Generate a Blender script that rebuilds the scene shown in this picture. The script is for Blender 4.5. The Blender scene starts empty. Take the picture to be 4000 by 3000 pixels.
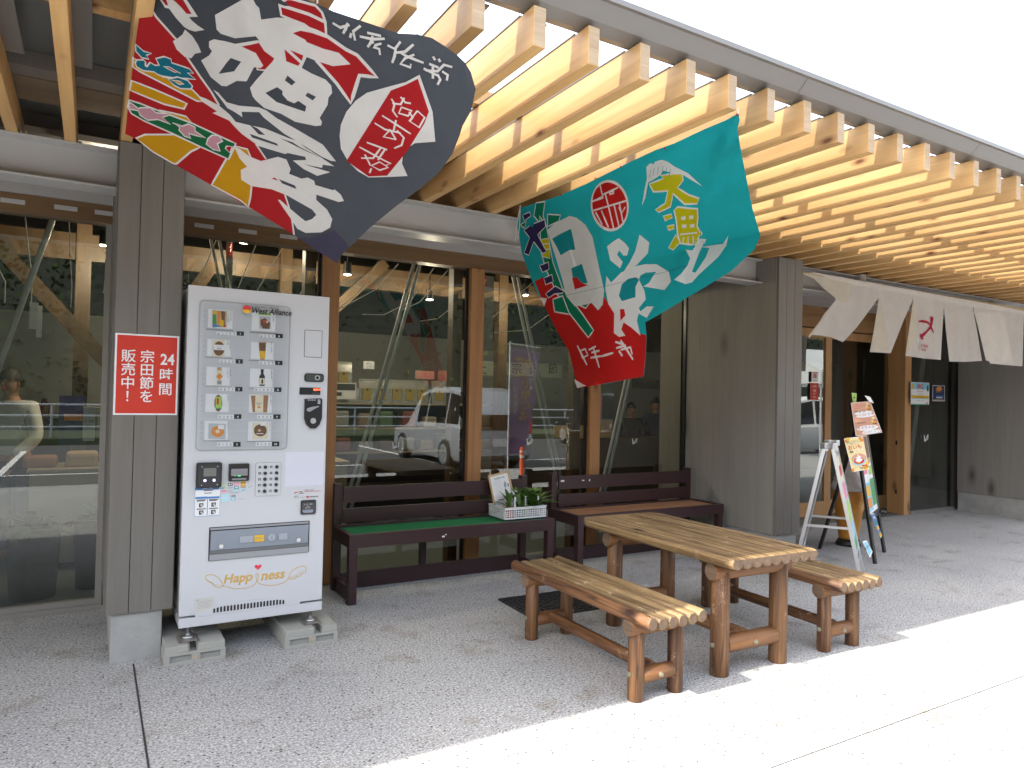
import bpy, bmesh, math, random
from math import sin, cos, pi, radians, sqrt, atan2
from mathutils import Vector, Matrix
from mathutils.geometry import tessellate_polygon

# ------------------------------------------------------------------ camera, light, exposure
scene = bpy.context.scene
V = Vector
CAM = V((0, 0, 1.5)); FPX = 2780.0                 # focal length in pixels of the 4000 px wide photo
yaw, pitch, roll = radians(30.5), radians(1.04), radians(1.22)
FW = V((sin(yaw) * cos(pitch), cos(yaw) * cos(pitch), sin(pitch)))
_r = V((cos(yaw), -sin(yaw), 0)); _u = _r.cross(FW)
RT = _r * cos(roll) + _u * sin(roll); UP = _u * cos(roll) - _r * sin(roll)
cam = bpy.data.cameras.new("camera"); cam.sensor_width = 36; cam.lens = FPX / 4000 * 36
cam.clip_start = 0.05; cam.clip_end = 2000
co = bpy.data.objects.new("camera", cam); scene.collection.objects.link(co); scene.camera = co
co.matrix_world = Matrix(((RT.x, UP.x, -FW.x, CAM.x), (RT.y, UP.y, -FW.y, CAM.y), (RT.z, UP.z, -FW.z, CAM.z), (0, 0, 0, 1)))

SUN_DIR = V((0.97, 0.16, -1.0)).normalized()       # the way the light travels
world = bpy.data.worlds.new("World"); scene.world = world; world.use_nodes = True
wn = world.node_tree; bg = wn.nodes["Background"]
sky = wn.nodes.new("ShaderNodeTexSky"); sky.sky_type = 'NISHITA'; sky.sun_disc = False
sky.sun_elevation = math.asin(-SUN_DIR.z); sky.sun_rotation = atan2(-SUN_DIR.x, -SUN_DIR.y)
sky.air_density = 1.0; sky.dust_density = 4.0; sky.ozone_density = 1.0
hz_ = wn.nodes.new("ShaderNodeMix"); hz_.data_type = 'RGBA'; hz_.inputs[0].default_value = .6; hz_.inputs[7].default_value = (4.1, 4.25, 4.5, 1)   # bright thin haze over the whole sky
wn.links.new(sky.outputs[0], hz_.inputs[6]); wn.links.new(hz_.outputs[2], bg.inputs[0]); bg.inputs[1].default_value = 0.15
sl = bpy.data.lights.new("sun", 'SUN'); sl.energy = 2.05; sl.angle = radians(0.55); sl.color = (1.0, 0.93, 0.82)
so = bpy.data.objects.new("sun", sl); scene.collection.objects.link(so)
so.rotation_euler = SUN_DIR.to_track_quat('-Z', 'Y').to_euler(); so.location = (-20, -5, 25)
scene.view_settings.view_transform = 'Standard'; scene.view_settings.look = 'None'
scene.view_settings.exposure = 2.36; scene.view_settings.gamma = 1
scene.cycles.use_denoising = True
scene.cycles.max_bounces = 8; scene.cycles.transparent_max_bounces = 16
scene.cycles.diffuse_bounces = 4; scene.cycles.glossy_bounces = 4
scene.cycles.caustics_reflective = False; scene.cycles.caustics_refractive = False
scene.cycles.sample_clamp_indirect = 6

# ------------------------------------------------------------------ helpers
def ray(x, y): return FW * FPX + RT * (x - 2000) - UP * (y - 1500)
def at_y(x, y, Y): d = ray(x, y); return CAM + d * ((Y - CAM.y) / d.y)
def at_z(x, y, Z): d = ray(x, y); return CAM + d * ((Z - CAM.z) / d.z)

COL = scene.collection
def link(o, parent=None):
    COL.objects.link(o)
    if parent: o.parent = parent
    return o
def tag(o, label=None, cat=None, group=None, kind=None):
    if label: o["label"] = label
    if cat: o["category"] = cat
    if group: o["group"] = group
    if kind: o["kind"] = kind
    return o
def thing(name, label, cat, loc=(0, 0, 0), rz=0, group=None):
    o = bpy.data.objects.new(name, None); o.empty_display_size = .1
    o.location = loc; o.rotation_euler = (0, 0, rz); link(o); return tag(o, label, cat, group)
def copy_tree(o, parent=None):
    kids = [c for c in bpy.data.objects if c.parent == o]
    c = o.copy(); COL.objects.link(c); c.parent = parent
    for k in kids: copy_tree(k, c)
    return c

_tc = {}
def glyphs(s, bold=False):
    key = (s, bold)
    if key not in _tc:
        cu = bpy.data.curves.new("t", 'FONT'); cu.body = s; cu.size = 1; cu.resolution_u = 3
        if bold: cu.offset = .022 if s.isascii() else .009
        ob = bpy.data.objects.new("t", cu); COL.objects.link(ob)
        dg = bpy.context.evaluated_depsgraph_get(); dg.update()
        me = bpy.data.meshes.new_from_object(ob.evaluated_get(dg))
        vs = [(v.co.x, v.co.y) for v in me.vertices]; fs = [tuple(p.vertices) for p in me.polygons]
        bpy.data.objects.remove(ob); bpy.data.curves.remove(cu); bpy.data.meshes.remove(me)
        _tc[key] = (vs, fs)
    return _tc[key]

class MB:
    def __init__(s): s.v = []; s.f = []; s.m = []; s.sm = []
    def add(s, vs, fs, mi=0, smooth=False):
        b = len(s.v); s.v += [tuple(p) for p in vs]
        for f in fs: s.f.append(tuple(b + i for i in f)); s.m.append(mi); s.sm.append(smooth)
        return s
    def box(s, x0, y0, z0, x1, y1, z1, mi=0):
        if x0 > x1: x0, x1 = x1, x0
        if y0 > y1: y0, y1 = y1, y0
        if z0 > z1: z0, z1 = z1, z0
        return s.add([(x0,y0,z0),(x1,y0,z0),(x1,y1,z0),(x0,y1,z0),(x0,y0,z1),(x1,y0,z1),(x1,y1,z1),(x0,y1,z1)],
              [(0,3,2,1),(4,5,6,7),(0,1,5,4),(1,2,6,5),(2,3,7,6),(3,0,4,7)], mi)
    def cbox(s, x0, y0, z0, x1, y1, z1, c=.004, mi=0):      # box with chamfered edges
        bm = bmesh.new(); bmesh.ops.create_cube(bm, size=1)
        for v in bm.verts: v.co = V(((x0+x1)/2+v.co.x*(x1-x0), (y0+y1)/2+v.co.y*(y1-y0), (z0+z1)/2+v.co.z*(z1-z0)))
        bmesh.ops.bevel(bm, geom=bm.edges[:], offset=c, segments=2, profile=.6, affect='EDGES')
        return s.bm(bm, mi)
    def bm(s, bm, mi=0, smooth=False, M=None):
        bm.verts.ensure_lookup_table()
        for i, v in enumerate(bm.verts): v.index = i
        s.add([(M @ v.co if M else v.co) for v in bm.verts], [tuple(v.index for v in f.verts) for f in bm.faces], mi, smooth)
        bm.free(); return s
    def obox(s, p0, p1, w, h, up=(0,0,1), mi=0):            # bar of section w x h from p0 to p1
        p0, p1 = V(p0), V(p1); d = (p1-p0).normalized(); sd = d.cross(V(up)).normalized(); u = sd.cross(d)
        P = [p + sd*a*w/2 + u*b*h/2 for p in (p0, p1) for a, b in ((-1,-1),(1,-1),(1,1),(-1,1))]
        return s.add(P, [(3,2,1,0),(4,5,6,7),(0,1,5,4),(1,2,6,5),(2,3,7,6),(3,0,4,7)], mi)
    def tube(s, p0, p1, r0, r1=None, n=16, mi=0, cap=True, cmi=None, cham=0):
        p0, p1 = V(p0), V(p1); r1 = r0 if r1 is None else r1; d = (p1-p0); L = d.length; d.normalize()
        a = V((0,0,1)) if abs(d.z) < .9 else V((1,0,0)); u = d.cross(a).normalized(); w = d.cross(u)
        rings = [(0, r0), (L, r1)] if not cham else [(0, r0-cham), (cham, r0), (L-cham, r1), (L, r1-cham)]
        vs = []; fs = []
        for t, r in rings:
            vs += [p0 + d*t + (u*cos(2*pi*i/n) + w*sin(2*pi*i/n))*r for i in range(n)]
        for k in range(len(rings)-1):
            for i in range(n): fs.append((k*n+i, (k+1)*n+i, (k+1)*n+(i+1)%n, k*n+(i+1)%n))
        s.add(vs, fs, mi, True)
        if cap:
            c = mi if cmi is None else cmi
            s.add(vs[:n], [tuple(range(n))], c); s.add(vs[-n:], [tuple(range(n))[::-1]], c)
        return s
    def path(s, pts, r, n=6, mi=0):
        for a, b in zip(pts, pts[1:]): s.tube(a, b, r, n=n, mi=mi)
        return s
    def lathe(s, c, prof, n=24, mi=0, smooth=True):
        vs = []; fs = []
        for r, z in prof: vs += [(c[0]+r*cos(2*pi*i/n), c[1]+r*sin(2*pi*i/n), c[2]+z) for i in range(n)]
        for k in range(len(prof)-1):
            for i in range(n): fs.append((k*n+i, k*n+(i+1)%n, (k+1)*n+(i+1)%n, (k+1)*n+i))
        return s.add(vs, fs, mi, smooth)
    def ell(s, c, r, n=14, mi=0, R=None):
        vs = []; fs = []; m = n//2+1
        for j in range(m):
            t = pi*j/(m-1)
            for i in range(n):
                p = V((sin(t)*cos(2*pi*i/n)*r[0], sin(t)*sin(2*pi*i/n)*r[1], cos(t)*r[2]))
                if R: p = R @ p
                vs.append(V(c)+p)
        for j in range(m-1):
            for i in range(n): fs.append((j*n+i, (j+1)*n+i, (j+1)*n+(i+1)%n, j*n+(i+1)%n))
        return s.add(vs, fs, mi, True)
    def prism(s, pts, O, U, W, N, t, mi=0):                 # 2-D outline extruded by t along N
        O, U, W, N = V(O), V(U), V(W), V(N); a = [O + U*x + W*y for x, y in pts]; b = [p + N*t for p in a]; n = len(pts)
        tri = tessellate_polygon([[V((x, y, 0)) for x, y in pts]])
        s.add(a + b, [tuple(t3) for t3 in tri] + [tuple(i+n for i in t3[::-1]) for t3 in tri] + [(i, (i+1)%n, (i+1)%n+n, i+n) for i in range(n)], mi)
        return s
    def flat(s, P3, mi=0):                                  # flat polygon from 3-D points
        P3 = [V(p) for p in P3]
        s.add(P3, [tuple(t) for t in tessellate_polygon([P3])], mi); return s
    def text(s, body, O, U, W, size, mi=0, align=0, bold=False, sx=1.0):
        vs, fs = glyphs(body, bold); O, U, W = V(O), V(U), V(W)
        if not vs: return s
        x0 = min(p[0] for p in vs); x1 = max(p[0] for p in vs); dx = -x0 if align == 0 else (-(x0+x1)/2 if align == 1 else -x1)
        return s.add([O + U*((x+dx)*size*sx) + W*(y*size) for x, y in vs], fs, mi)
    def build(s, name, mats, parent=None, merge=False):
        me = bpy.data.meshes.new(name); me.from_pydata(s.v, [], s.f)
        if not isinstance(mats, (list, tuple)): mats = [mats]
        for m in mats: me.materials.append(m)
        me.polygons.foreach_set("material_index", s.m); me.polygons.foreach_set("use_smooth", s.sm)
        if merge:
            bm = bmesh.new(); bm.from_mesh(me); bmesh.ops.remove_doubles(bm, verts=bm.verts, dist=1e-5)
            bmesh.ops.recalc_face_normals(bm, faces=bm.faces); bm.to_mesh(me); bm.free()
        me.update()
        return link(bpy.data.objects.new(name, me), parent)
def bevel(o, w=.004, seg=2):
    m = o.modifiers.new("bevel", 'BEVEL'); m.width = w; m.segments = seg; m.limit_method = 'ANGLE'; m.angle_limit = radians(50); return o

class Px:
    """reads measured photo pixels (in a zoomed crop) as points on a real plane"""
    def __init__(s, P0, N): s.P0 = V(P0); s.N = V(N).normalized()
    def p(s, x, y, off=0):
        d = ray(x, y); P0 = s.P0 + s.N*off; return CAM + d*((P0-CAM).dot(s.N)/d.dot(s.N))
def zoom(ox, oy, sc): return lambda x, y: (ox + x/sc, oy + y/sc)

# ------------------------------------------------------------------ materials
def mat(name, col=(.5,.5,.5), rough=.6, metal=0, spec=.5, emit=None, es=1, alpha=1, coat=0):
    m = bpy.data.materials.new(name); m.use_nodes = True; b = m.node_tree.nodes["Principled BSDF"]
    b.inputs["Base Color"].default_value = (*col, 1); b.inputs["Roughness"].default_value = rough
    b.inputs["Metallic"].default_value = metal; b.inputs["Specular IOR Level"].default_value = spec
    if coat: b.inputs["Coat Weight"].default_value = coat
    if emit: b.inputs["Emission Color"].default_value = (*emit, 1); b.inputs["Emission Strength"].default_value = es
    return m
class NT:
    def __init__(s, m): s.t = m.node_tree; s.b = s.t.nodes.get("Principled BSDF")
    def n(s, typ, **k):
        x = s.t.nodes.new(typ)
        for a, b in k.items():
            if a.startswith("i_"): x.inputs[a[2:].replace("_", " ")].default_value = b
            else: setattr(x, a, b)
        return x
    def l(s, a, b): s.t.links.new(a, b)
    def ramp(s, fac, stops):
        r = s.n("ShaderNodeValToRGB"); e = r.color_ramp.elements
        while len(e) < len(stops): e.new(.5)
        for k, (p, c) in zip(e, stops): k.position = p; k.color = (*c, 1)
        s.l(fac, r.inputs[0]); return r
    def coords(s, scale=(1,1,1), kind="Object", rot=(0,0,0)):
        tc = s.n("ShaderNodeTexCoord"); mp = s.n("ShaderNodeMapping"); mp.inputs["Scale"].default_value = scale; mp.inputs["Rotation"].default_value = rot
        s.l(tc.outputs[kind], mp.inputs[0]); return mp.outputs[0]
    def noise(s, vec, scale, detail=4, rough=.55, dist=0):
        x = s.n("ShaderNodeTexNoise"); x.inputs["Scale"].default_value = scale; x.inputs["Detail"].default_value = detail
        x.inputs["Roughness"].default_value = rough; x.inputs["Distortion"].default_value = dist; s.l(vec, x.inputs["Vector"]); return x.outputs["Fac"]
    def mix(s, fac, a, b, mode='MIX'):
        x = s.n("ShaderNodeMix", data_type='RGBA', blend_type=mode)
        for sock, val in ((x.inputs[0], fac), (x.inputs[6], a), (x.inputs[7], b)):
            if isinstance(val, (float, int)): sock.default_value = val
            elif isinstance(val, tuple): sock.default_value = (*val, 1)
            else: s.l(val, sock)
        return x.outputs[2]
    def bump(s, h, strength=.3, dist=.01):
        x = s.n("ShaderNodeBump"); x.inputs["Strength"].default_value = strength; x.inputs["Distance"].default_value = dist
        s.l(h, x.inputs["Height"]); s.l(x.outputs[0], s.b.inputs["Normal"])

def wood(name, c1, c2, axis=1, grain=26, rough=.55, knots=.0, knotc=(.12,.05,.02), stripes=.5, var=.0, wear=None, bumpy=.15, ct=.2, cracks=0):
    m = mat(name, c1, rough); t = NT(m)
    sc = [1.0,1.0,1.0]; sc[axis] = .05
    v = t.coords(tuple(sc)); obj = t.n("ShaderNodeObjectInfo")
    add = t.n("ShaderNodeVectorMath", operation='ADD'); mul = t.n("ShaderNodeVectorMath", operation='SCALE')
    cmb = t.n("ShaderNodeCombineXYZ")
    for i in range(3): t.l(obj.outputs["Random"], cmb.inputs[i])
    t.l(cmb.outputs[0], mul.inputs[0]); mul.inputs["Scale"].default_value = 37.0
    t.l(v, add.inputs[0]); t.l(mul.outputs[0], add.inputs[1]); vv = add.outputs[0]
    g = t.noise(vv, grain, 6, .6, .6); g2 = t.noise(vv, grain*5, 3, .6)
    r = t.ramp(g, [(.5-ct, c1), (.51, tuple((a+b)/2 for a, b in zip(c1, c2))), (.5+ct, c2)])
    fine = t.ramp(g2, [(.3, (.8,.8,.8)), (.7, (1.08,1.08,1.08))])
    col = t.mix(stripes, r.outputs[0], fine.outputs[0], 'MULTIPLY')
    if knots:
        ks = [5.0,5.0,5.0]; ks[axis] = 2.1
        kv = t.coords(tuple(ks)); ka = t.n("ShaderNodeVectorMath", operation='ADD'); t.l(kv, ka.inputs[0]); t.l(mul.outputs[0], ka.inputs[1])
        vo = t.n("ShaderNodeTexVoronoi"); vo.inputs["Scale"].default_value = knots; t.l(ka.outputs[0], vo.inputs["Vector"])
        kr = t.ramp(vo.outputs["Distance"], [(.06, (1,1,1)), (.10, (.55,.55,.55)), (.20, (0,0,0))])
        col = t.mix(kr.outputs[0], col, knotc)
    if cracks:
        cs = [1.0,1.0,1.0]; cs[axis] = .035; cv = t.coords(tuple(cs)); ca = t.n("ShaderNodeVectorMath", operation='ADD'); t.l(cv, ca.inputs[0]); t.l(mul.outputs[0], ca.inputs[1])
        cn2 = t.noise(ca.outputs[0], cracks, 2, .5, .3); cr2 = t.ramp(cn2, [(.485, (0,0,0)), (.497, (1,1,1)), (.503, (1,1,1)), (.515, (0,0,0))])
        col = t.mix(t.mix(.75, (0,0,0), cr2.outputs[0]), col, tuple(x*.22 for x in c2))
    if var:
        vr = t.ramp(obj.outputs["Random"], [(0, (1-var,)*3), (1, (1+var*.4,)*3)])
        col = t.mix(1.0, col, vr.outputs[0], 'MULTIPLY')
    if wear:
        wv = t.coords((1,1,1)); w1 = t.noise(wv, wear[1], 8, .75); w2 = t.noise(wv, 9, 3)
        ws = [6.0,6.0,6.0]; ws[axis] = .8
        mth = t.n("ShaderNodeMath", operation='MULTIPLY'); t.l(w1, mth.inputs[0]); t.l(w2, mth.inputs[1])
        wr = t.ramp(mth.outputs[0], [(wear[2], (0,0,0)), (wear[2]+.03, (1,1,1))]); col = t.mix(wr.outputs[0], col, wear[0])
    t.l(col, t.b.inputs["Base Color"]); t.bump(g2, bumpy, .004)
    return m

M = {}
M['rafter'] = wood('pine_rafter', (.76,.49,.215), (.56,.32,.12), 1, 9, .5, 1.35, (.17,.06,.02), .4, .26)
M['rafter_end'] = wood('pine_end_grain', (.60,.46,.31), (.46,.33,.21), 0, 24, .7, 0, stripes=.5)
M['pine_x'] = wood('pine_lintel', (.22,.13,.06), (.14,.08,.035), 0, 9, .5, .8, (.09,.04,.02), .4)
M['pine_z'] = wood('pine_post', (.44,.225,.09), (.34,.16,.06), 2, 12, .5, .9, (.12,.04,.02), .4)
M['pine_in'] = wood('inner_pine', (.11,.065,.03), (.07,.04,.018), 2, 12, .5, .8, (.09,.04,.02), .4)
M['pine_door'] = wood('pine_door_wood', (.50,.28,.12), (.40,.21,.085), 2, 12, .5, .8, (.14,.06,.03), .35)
M['clad'] = wood('grey_stained_boards', (.175,.164,.146), (.152,.142,.126), 2, 14, .75, .5, (.16,.142,.125), .3, bumpy=.08)
M['clad_plain'] = wood('grey_stained_wall', (.25,.24,.22), (.215,.205,.188), 2, 9, .8, .5, (.085,.073,.062), .35, bumpy=.08)  # side faces lighter than the boards, bounce light put into the colour
M['log_y'] = wood('varnished_log', (.23,.11,.045), (.08,.033,.015), 1, 30, .55, 1.0, (.04,.014,.006), .8, .12, ((.50,.36,.22), 150, .35), .4, ct=.11, cracks=15)
M['log_top'] = wood('weathered_log', (.31,.205,.095), (.12,.073,.034), 1, 24, .55, .9, (.04,.02,.01), .85, .15, ((.58,.46,.30), 140, .345), .45, ct=.11, cracks=15)
M['log_z'] = wood('varnished_leg', (.215,.105,.042), (.075,.031,.014), 2, 26, .55, .9, (.04,.014,.006), .8, .15, ((.46,.34,.22), 150, .36), .4, ct=.11, cracks=15)
M['log_x'] = wood('varnished_rail', (.25,.115,.04), (.09,.034,.013), 0, 26, .55, 0, stripes=.5, var=.1)
M['log_end'] = wood('sawn_log_end', (.20,.135,.088), (.11,.07,.044), 1, 30, .8, 0, stripes=.7)
M['dkbrown'] = wood('dark_brown_paint', (.043,.0185,.0205), (.034,.0145,.0165), 0, 20, .42, 0, stripes=.25, wear=((.16,.1,.09), 160, .475), bumpy=.06)
M['slat'] = wood('worn_slats', (.42,.22,.11), (.30,.14,.07), 0, 18, .55, 0, stripes=.4)
M['steel'] = mat('grey_steel_paint', (.43,.43,.43), .38, .0)
M['fascia'] = mat('fascia_metal', (.22,.215,.21), .35, .3)
M['alu'] = mat('brushed_aluminium', (.62,.63,.65), .3, .9)
M['alu2'] = mat('sill_aluminium', (.36,.34,.31), .45, .6)
M['galv'] = mat('galvanised_rod', (.36,.38,.38), .45, .15)
M['black'] = mat('black_plastic', (.012,.012,.014), .35)
M['blackm'] = mat('black_painted_metal', (.015,.015,.016), .4)
M['rubber'] = mat('black_rubber', (.02,.02,.02), .8)
M['white'] = mat('white_card', (.78,.79,.8), .6)
M['vm'] = mat('vending_white', (.545,.56,.59), .26, coat=.25)
M['ink'] = mat('black_ink', (.02,.02,.022), .5)
M['grey'] = mat('mid_grey', (.3,.31,.33), .4)
M['lgrey'] = mat('light_grey', (.5,.52,.55), .4)
M['red'] = mat('poster_red', (.56,.03,.012), .5)
M['gold'] = mat('gold_foil', (.62,.40,.10), .3, .5)
M['dark_in'] = mat('dark_interior', (.03,.03,.028), .7)
def simple(n, c, r=.5): M[n] = mat(n, c, r); return M[n]
for n, c in dict(c_red=(.6,.03,.03), c_yel=(.75,.45,.02), c_green=(.05,.3,.09), c_blue=(.05,.2,.5), c_brown=(.16,.07,.03), c_orange=(.7,.25,.04),
                 c_tan=(.5,.36,.2), c_pink=(.75,.2,.35), c_lime=(.35,.6,.1), c_teal=(.03,.3,.3), c_lblue=(.25,.55,.7), c_cream=(.75,.68,.5), c_kraft=(.33,.17,.08), c_navy=(.02,.03,.1)).items(): simple(n, c)

def m_concrete_floor():
    m = mat('exposed_aggregate_concrete', (.3,.3,.3), .85); t = NT(m); v = t.coords((1,1,1))
    a = t.noise(v, 85, 6, .8); b = t.noise(v, 210, 2, .6); c = t.noise(v, .8, 5, .6); d = t.noise(v, 3.3, 4, .6)
    r = t.ramp(a, [(.34, (.07,.07,.07)), (.45, (.27,.27,.27)), (.55, (.48,.48,.477)), (.67, (.85,.845,.83))])
    vo = t.n("ShaderNodeTexVoronoi"); vo.inputs["Scale"].default_value = 70; t.l(v, vo.inputs["Vector"])
    vr = t.ramp(vo.outputs["Color"], [(0, (.76,.76,.76)), (.5, (1,1,1)), (1, (1.15,1.15,1.14))])
    col = t.mix(.55, r.outputs[0], vr.outputs[0], 'MULTIPLY')
    st = t.ramp(c, [(.35, (.82,.83,.85)), (.6, (1.03,1.02,1.0))]); col = t.mix(.8, col, st.outputs[0], 'MULTIPLY')
    s2 = t.ramp(d, [(.56, (1,1,1)), (.70, (.66,.60,.50))]); col = t.mix(.7, col, s2.outputs[0], 'MULTIPLY')
    vs = t.n("ShaderNodeTexVoronoi"); vs.inputs["Scale"].default_value = 33; vs.inputs["Randomness"].default_value = 1; t.l(v, vs.inputs["Vector"])
    sp = t.ramp(vs.outputs["Distance"], [(.15, (1,1,1)), (.21, (0,0,0))]); pick = t.ramp(vs.outputs["Color"], [(.50, (0,0,0)), (.52, (1,1,1))])
    mm = t.mix(1.0, sp.outputs[0], pick.outputs[0], 'MULTIPLY'); col = t.mix(mm, col, (.055,.053,.05))
    t.l(col, t.b.inputs["Base Color"]); t.bump(a, .35, .004); return m
M['floor'] = m_concrete_floor()
def m_concrete():
    m = mat('fair_faced_concrete', (.36,.36,.35), .8); t = NT(m); v = t.coords((1,1,1)); a = t.noise(v, 5, 6, .6); b = t.noise(v, 60, 3)
    r = t.ramp(a, [(.3, (.27,.275,.265)), (.7, (.40,.40,.385))]); vo = t.n("ShaderNodeTexVoronoi"); vo.inputs["Scale"].default_value = 22; t.l(v, vo.inputs["Vector"])
    h = t.ramp(vo.outputs["Distance"], [(.05, (.35,.35,.35)), (.09, (1,1,1))]); t.l(t.mix(.6, r.outputs[0], h.outputs[0], 'MULTIPLY'), t.b.inputs["Base Color"]); t.bump(b, .12, .003); return m
M['conc'] = m_concrete()
def m_asphalt():
    m = mat('asphalt', (.06,.06,.06), .9); t = NT(m); v = t.coords((1,1,1)); a = t.noise(v, 60, 4, .7)
    t.l(t.ramp(a, [(.3, (.055,.056,.058)), (.7, (.105,.105,.105))]).outputs[0], t.b.inputs["Base Color"]); return m
M['asphalt'] = m_asphalt()
def m_glass(name, refl=1.5, tint=(.80,.86,.82), base=.03):
    m = bpy.data.materials.new(name); m.use_nodes = True; t = NT(m); nt = m.node_tree; nt.nodes.remove(t.b)
    out = nt.nodes["Material Output"]; tr = t.n("ShaderNodeBsdfTransparent"); tr.inputs[0].default_value = (*tint, 1)
    gl = t.n("ShaderNodeBsdfGlossy"); gl.inputs["Roughness"].default_value = 0.0; gl.inputs[0].default_value = (.95,1,.97,1)
    fr = t.n("ShaderNodeFresnel"); fr.inputs[0].default_value = 1.5
    ma = t.n("ShaderNodeMath", operation='MULTIPLY_ADD'); t.l(fr.outputs[0], ma.inputs[0]); ma.inputs[1].default_value = refl; ma.inputs[2].default_value = base; ma.use_clamp = True
    mx = t.n("ShaderNodeMixShader"); t.l(ma.outputs[0], mx.inputs[0]); t.l(tr.outputs[0], mx.inputs[1]); t.l(gl.outputs[0], mx.inputs[2]); t.l(mx.outputs[0], out.inputs[0])
    return m
M['glass'] = m_glass('window_glass', 2.3, (.76,.81,.76), .03)
M['acryl'] = m_glass('clear_acrylic', .45, (.98,.985,.99), .0)
def m_roofpanel():
    m = bpy.data.materials.new('translucent_roof_sheet'); m.use_nodes = True; t = NT(m); nt = m.node_tree; nt.nodes.remove(t.b); out = nt.nodes["Material Output"]
    tr = t.n("ShaderNodeBsdfTransparent"); tr.inputs[0].default_value = (.93,.95,.97,1); df = t.n("ShaderNodeBsdfTranslucent"); df.inputs[0].default_value = (.8,.84,.9,1)
    gl = t.n("ShaderNodeBsdfGlossy"); gl.inputs["Roughness"].default_value = .25; mx = t.n("ShaderNodeMixShader"); mx.inputs[0].default_value = .22
    t.l(tr.outputs[0], mx.inputs[1]); t.l(df.outputs[0], mx.inputs[2]); m2 = t.n("ShaderNodeMixShader"); m2.inputs[0].default_value = .06
    t.l(mx.outputs[0], m2.inputs[1]); t.l(gl.outputs[0], m2.inputs[2]); t.l(m2.outputs[0], out.inputs[0]); return m
M['roofpanel'] = m_roofpanel()
def m_cloth(name, col, trans=.35, rough=.85, weave=900):
    m = bpy.data.materials.new(name); m.use_nodes = True; t = NT(m); b = t.b; out = m.node_tree.nodes["Material Output"]
    v = t.coords((1,1,1)); a = t.noise(v, 9, 5, .6); c = t.noise(v, weave*.4, 2)
    r = t.ramp(a, [(.3, tuple(x*.95 for x in col)), (.7, tuple(min(1, x*1.03) for x in col))]); t.l(r.outputs[0], b.inputs["Base Color"]); b.inputs["Roughness"].default_value = rough
    b.inputs["Specular IOR Level"].default_value = .15; t.bump(c, .15, .001)
    tl = t.n("ShaderNodeBsdfTranslucent"); t.l(r.outputs[0], tl.inputs[0]); mx = t.n("ShaderNodeMixShader"); mx.inputs[0].default_value = trans
    t.l(b.outputs[0], mx.inputs[1]); t.l(tl.outputs[0], mx.inputs[2]); t.l(mx.outputs[0], out.inputs[0]); return m
def m_leaf(name, c1, c2):
    m = mat(name, c1, .95 if 'forest' in name else .55, spec=.05 if 'forest' in name else .5); t = NT(m); v = t.coords((1,1,1)); a = t.noise(v, 2.2, 4); t.l(t.ramp(a, [(.35, c1), (.65, c2)]).outputs[0], t.b.inputs["Base Color"]); return m
M['leaf'] = m_leaf('leaf_green', (.05,.13,.02), (.13,.24,.045))
M['leafd'] = m_leaf('forest_leaf', (.018,.034,.010), (.045,.068,.02))
M['grass'] = m_leaf('grass', (.06,.08,.03), (.10,.11,.05))
def m_turf():
    m = mat('green_turf_mat', (.01,.17,.05), .9); t = NT(m); v = t.coords((1,1,1)); a = t.noise(v, 260, 3, .8); t.l(t.ramp(a, [(.35, (.006,.12,.03)), (.65, (.025,.34,.11))]).outputs[0], t.b.inputs["Base Color"]); t.bump(a, .8, .006); return m
M['turf'] = m_turf()
def m_metaldeck():
    m = mat('grey_roof_deck', (.22,.235,.235), .38, .5); t = NT(m); v = t.coords((4,30,1)); a = t.noise(v, 3, 5, .7); t.bump(a, .25, .01); return m
M['deck'] = m_metaldeck()
X3, Y3, Z3 = V((1,0,0)), V((0,1,0)), V((0,0,1))
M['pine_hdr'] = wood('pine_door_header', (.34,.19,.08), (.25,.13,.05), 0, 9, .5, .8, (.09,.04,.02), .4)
# ------------------------------------------------------------------ ground
def sheet(name, x0, y0, x1, y1, z, m):
    o = MB().add([(x0,y0,z),(x1,y0,z),(x1,y1,z),(x0,y1,z)], [(0,1,2,3)]).build(name, m); return tag(o, kind="structure")
sheet('ground', -400, -400, 400, 400, -.14, M['asphalt'])
fc = MB(); fc.box(-40, -1.6, -.14, 60, 12.5, 0, 0); fc.build('pavement', M['floor']); tag(bpy.data.objects['pavement'], kind="structure")
j = MB(); j.box(.229, -1.6, .0, .237, 4.40, .003); j.box(-40, 1.982, 0, 60, 1.986, .0015); tag(j.build('pavement_joint', mat('joint_dark', (.035,.033,.03), .9)), kind="structure")
mk = MB()
for k in range(9): mk.box(-16+k*2.9, -10.5, -.136, -15.88+k*2.9, -4.6, -.132)
mk.box(-30, -4.62, -.136, 40, -4.5, -.131)
tag(mk.build('parking_marking', mat('road_paint', (.75,.75,.74), .7)), kind="structure")
tag(MB().box(-60, -16.5, -.14, 90, -12.6, .05).build('verge', M['grass']), kind="structure")

# ------------------------------------------------------------------ canopy
RS, RW = .2667, .056                                 # rafter spacing and width
ZB, ZT = 2.860, 3.018
canopy = thing('rafter_canopy', 'long timber and steel canopy with pale pine rafters over the shop front', 'canopy', (0, 5.6, 0))
def P(mb, name, mats, parent, **k):
    o = mb.build(name, mats, parent, **k)
    if parent and parent.type == 'EMPTY':
        o.matrix_parent_inverse = Matrix.Translation(parent.location).inverted()
    return o
rm = MB(); rm.cbox(0, 0, 0, RW, 3.43, ZT-ZB, .003)
for i, f in enumerate(rm.f):
    if all(abs(rm.v[j][1]) < .0005 for j in f): rm.m[i] = 1
r0 = None
for k in range(-16, 47):
    x = 1.163 + RS*k
    if r0 is None: r0 = rm.build('rafter', [M['rafter'], M['rafter_end']], canopy); o = r0
    else: o = r0.copy(); COL.objects.link(o)
    o.location = (x, 2.322-5.6+random.Random(k).uniform(-.004,.004), ZB)
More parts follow.
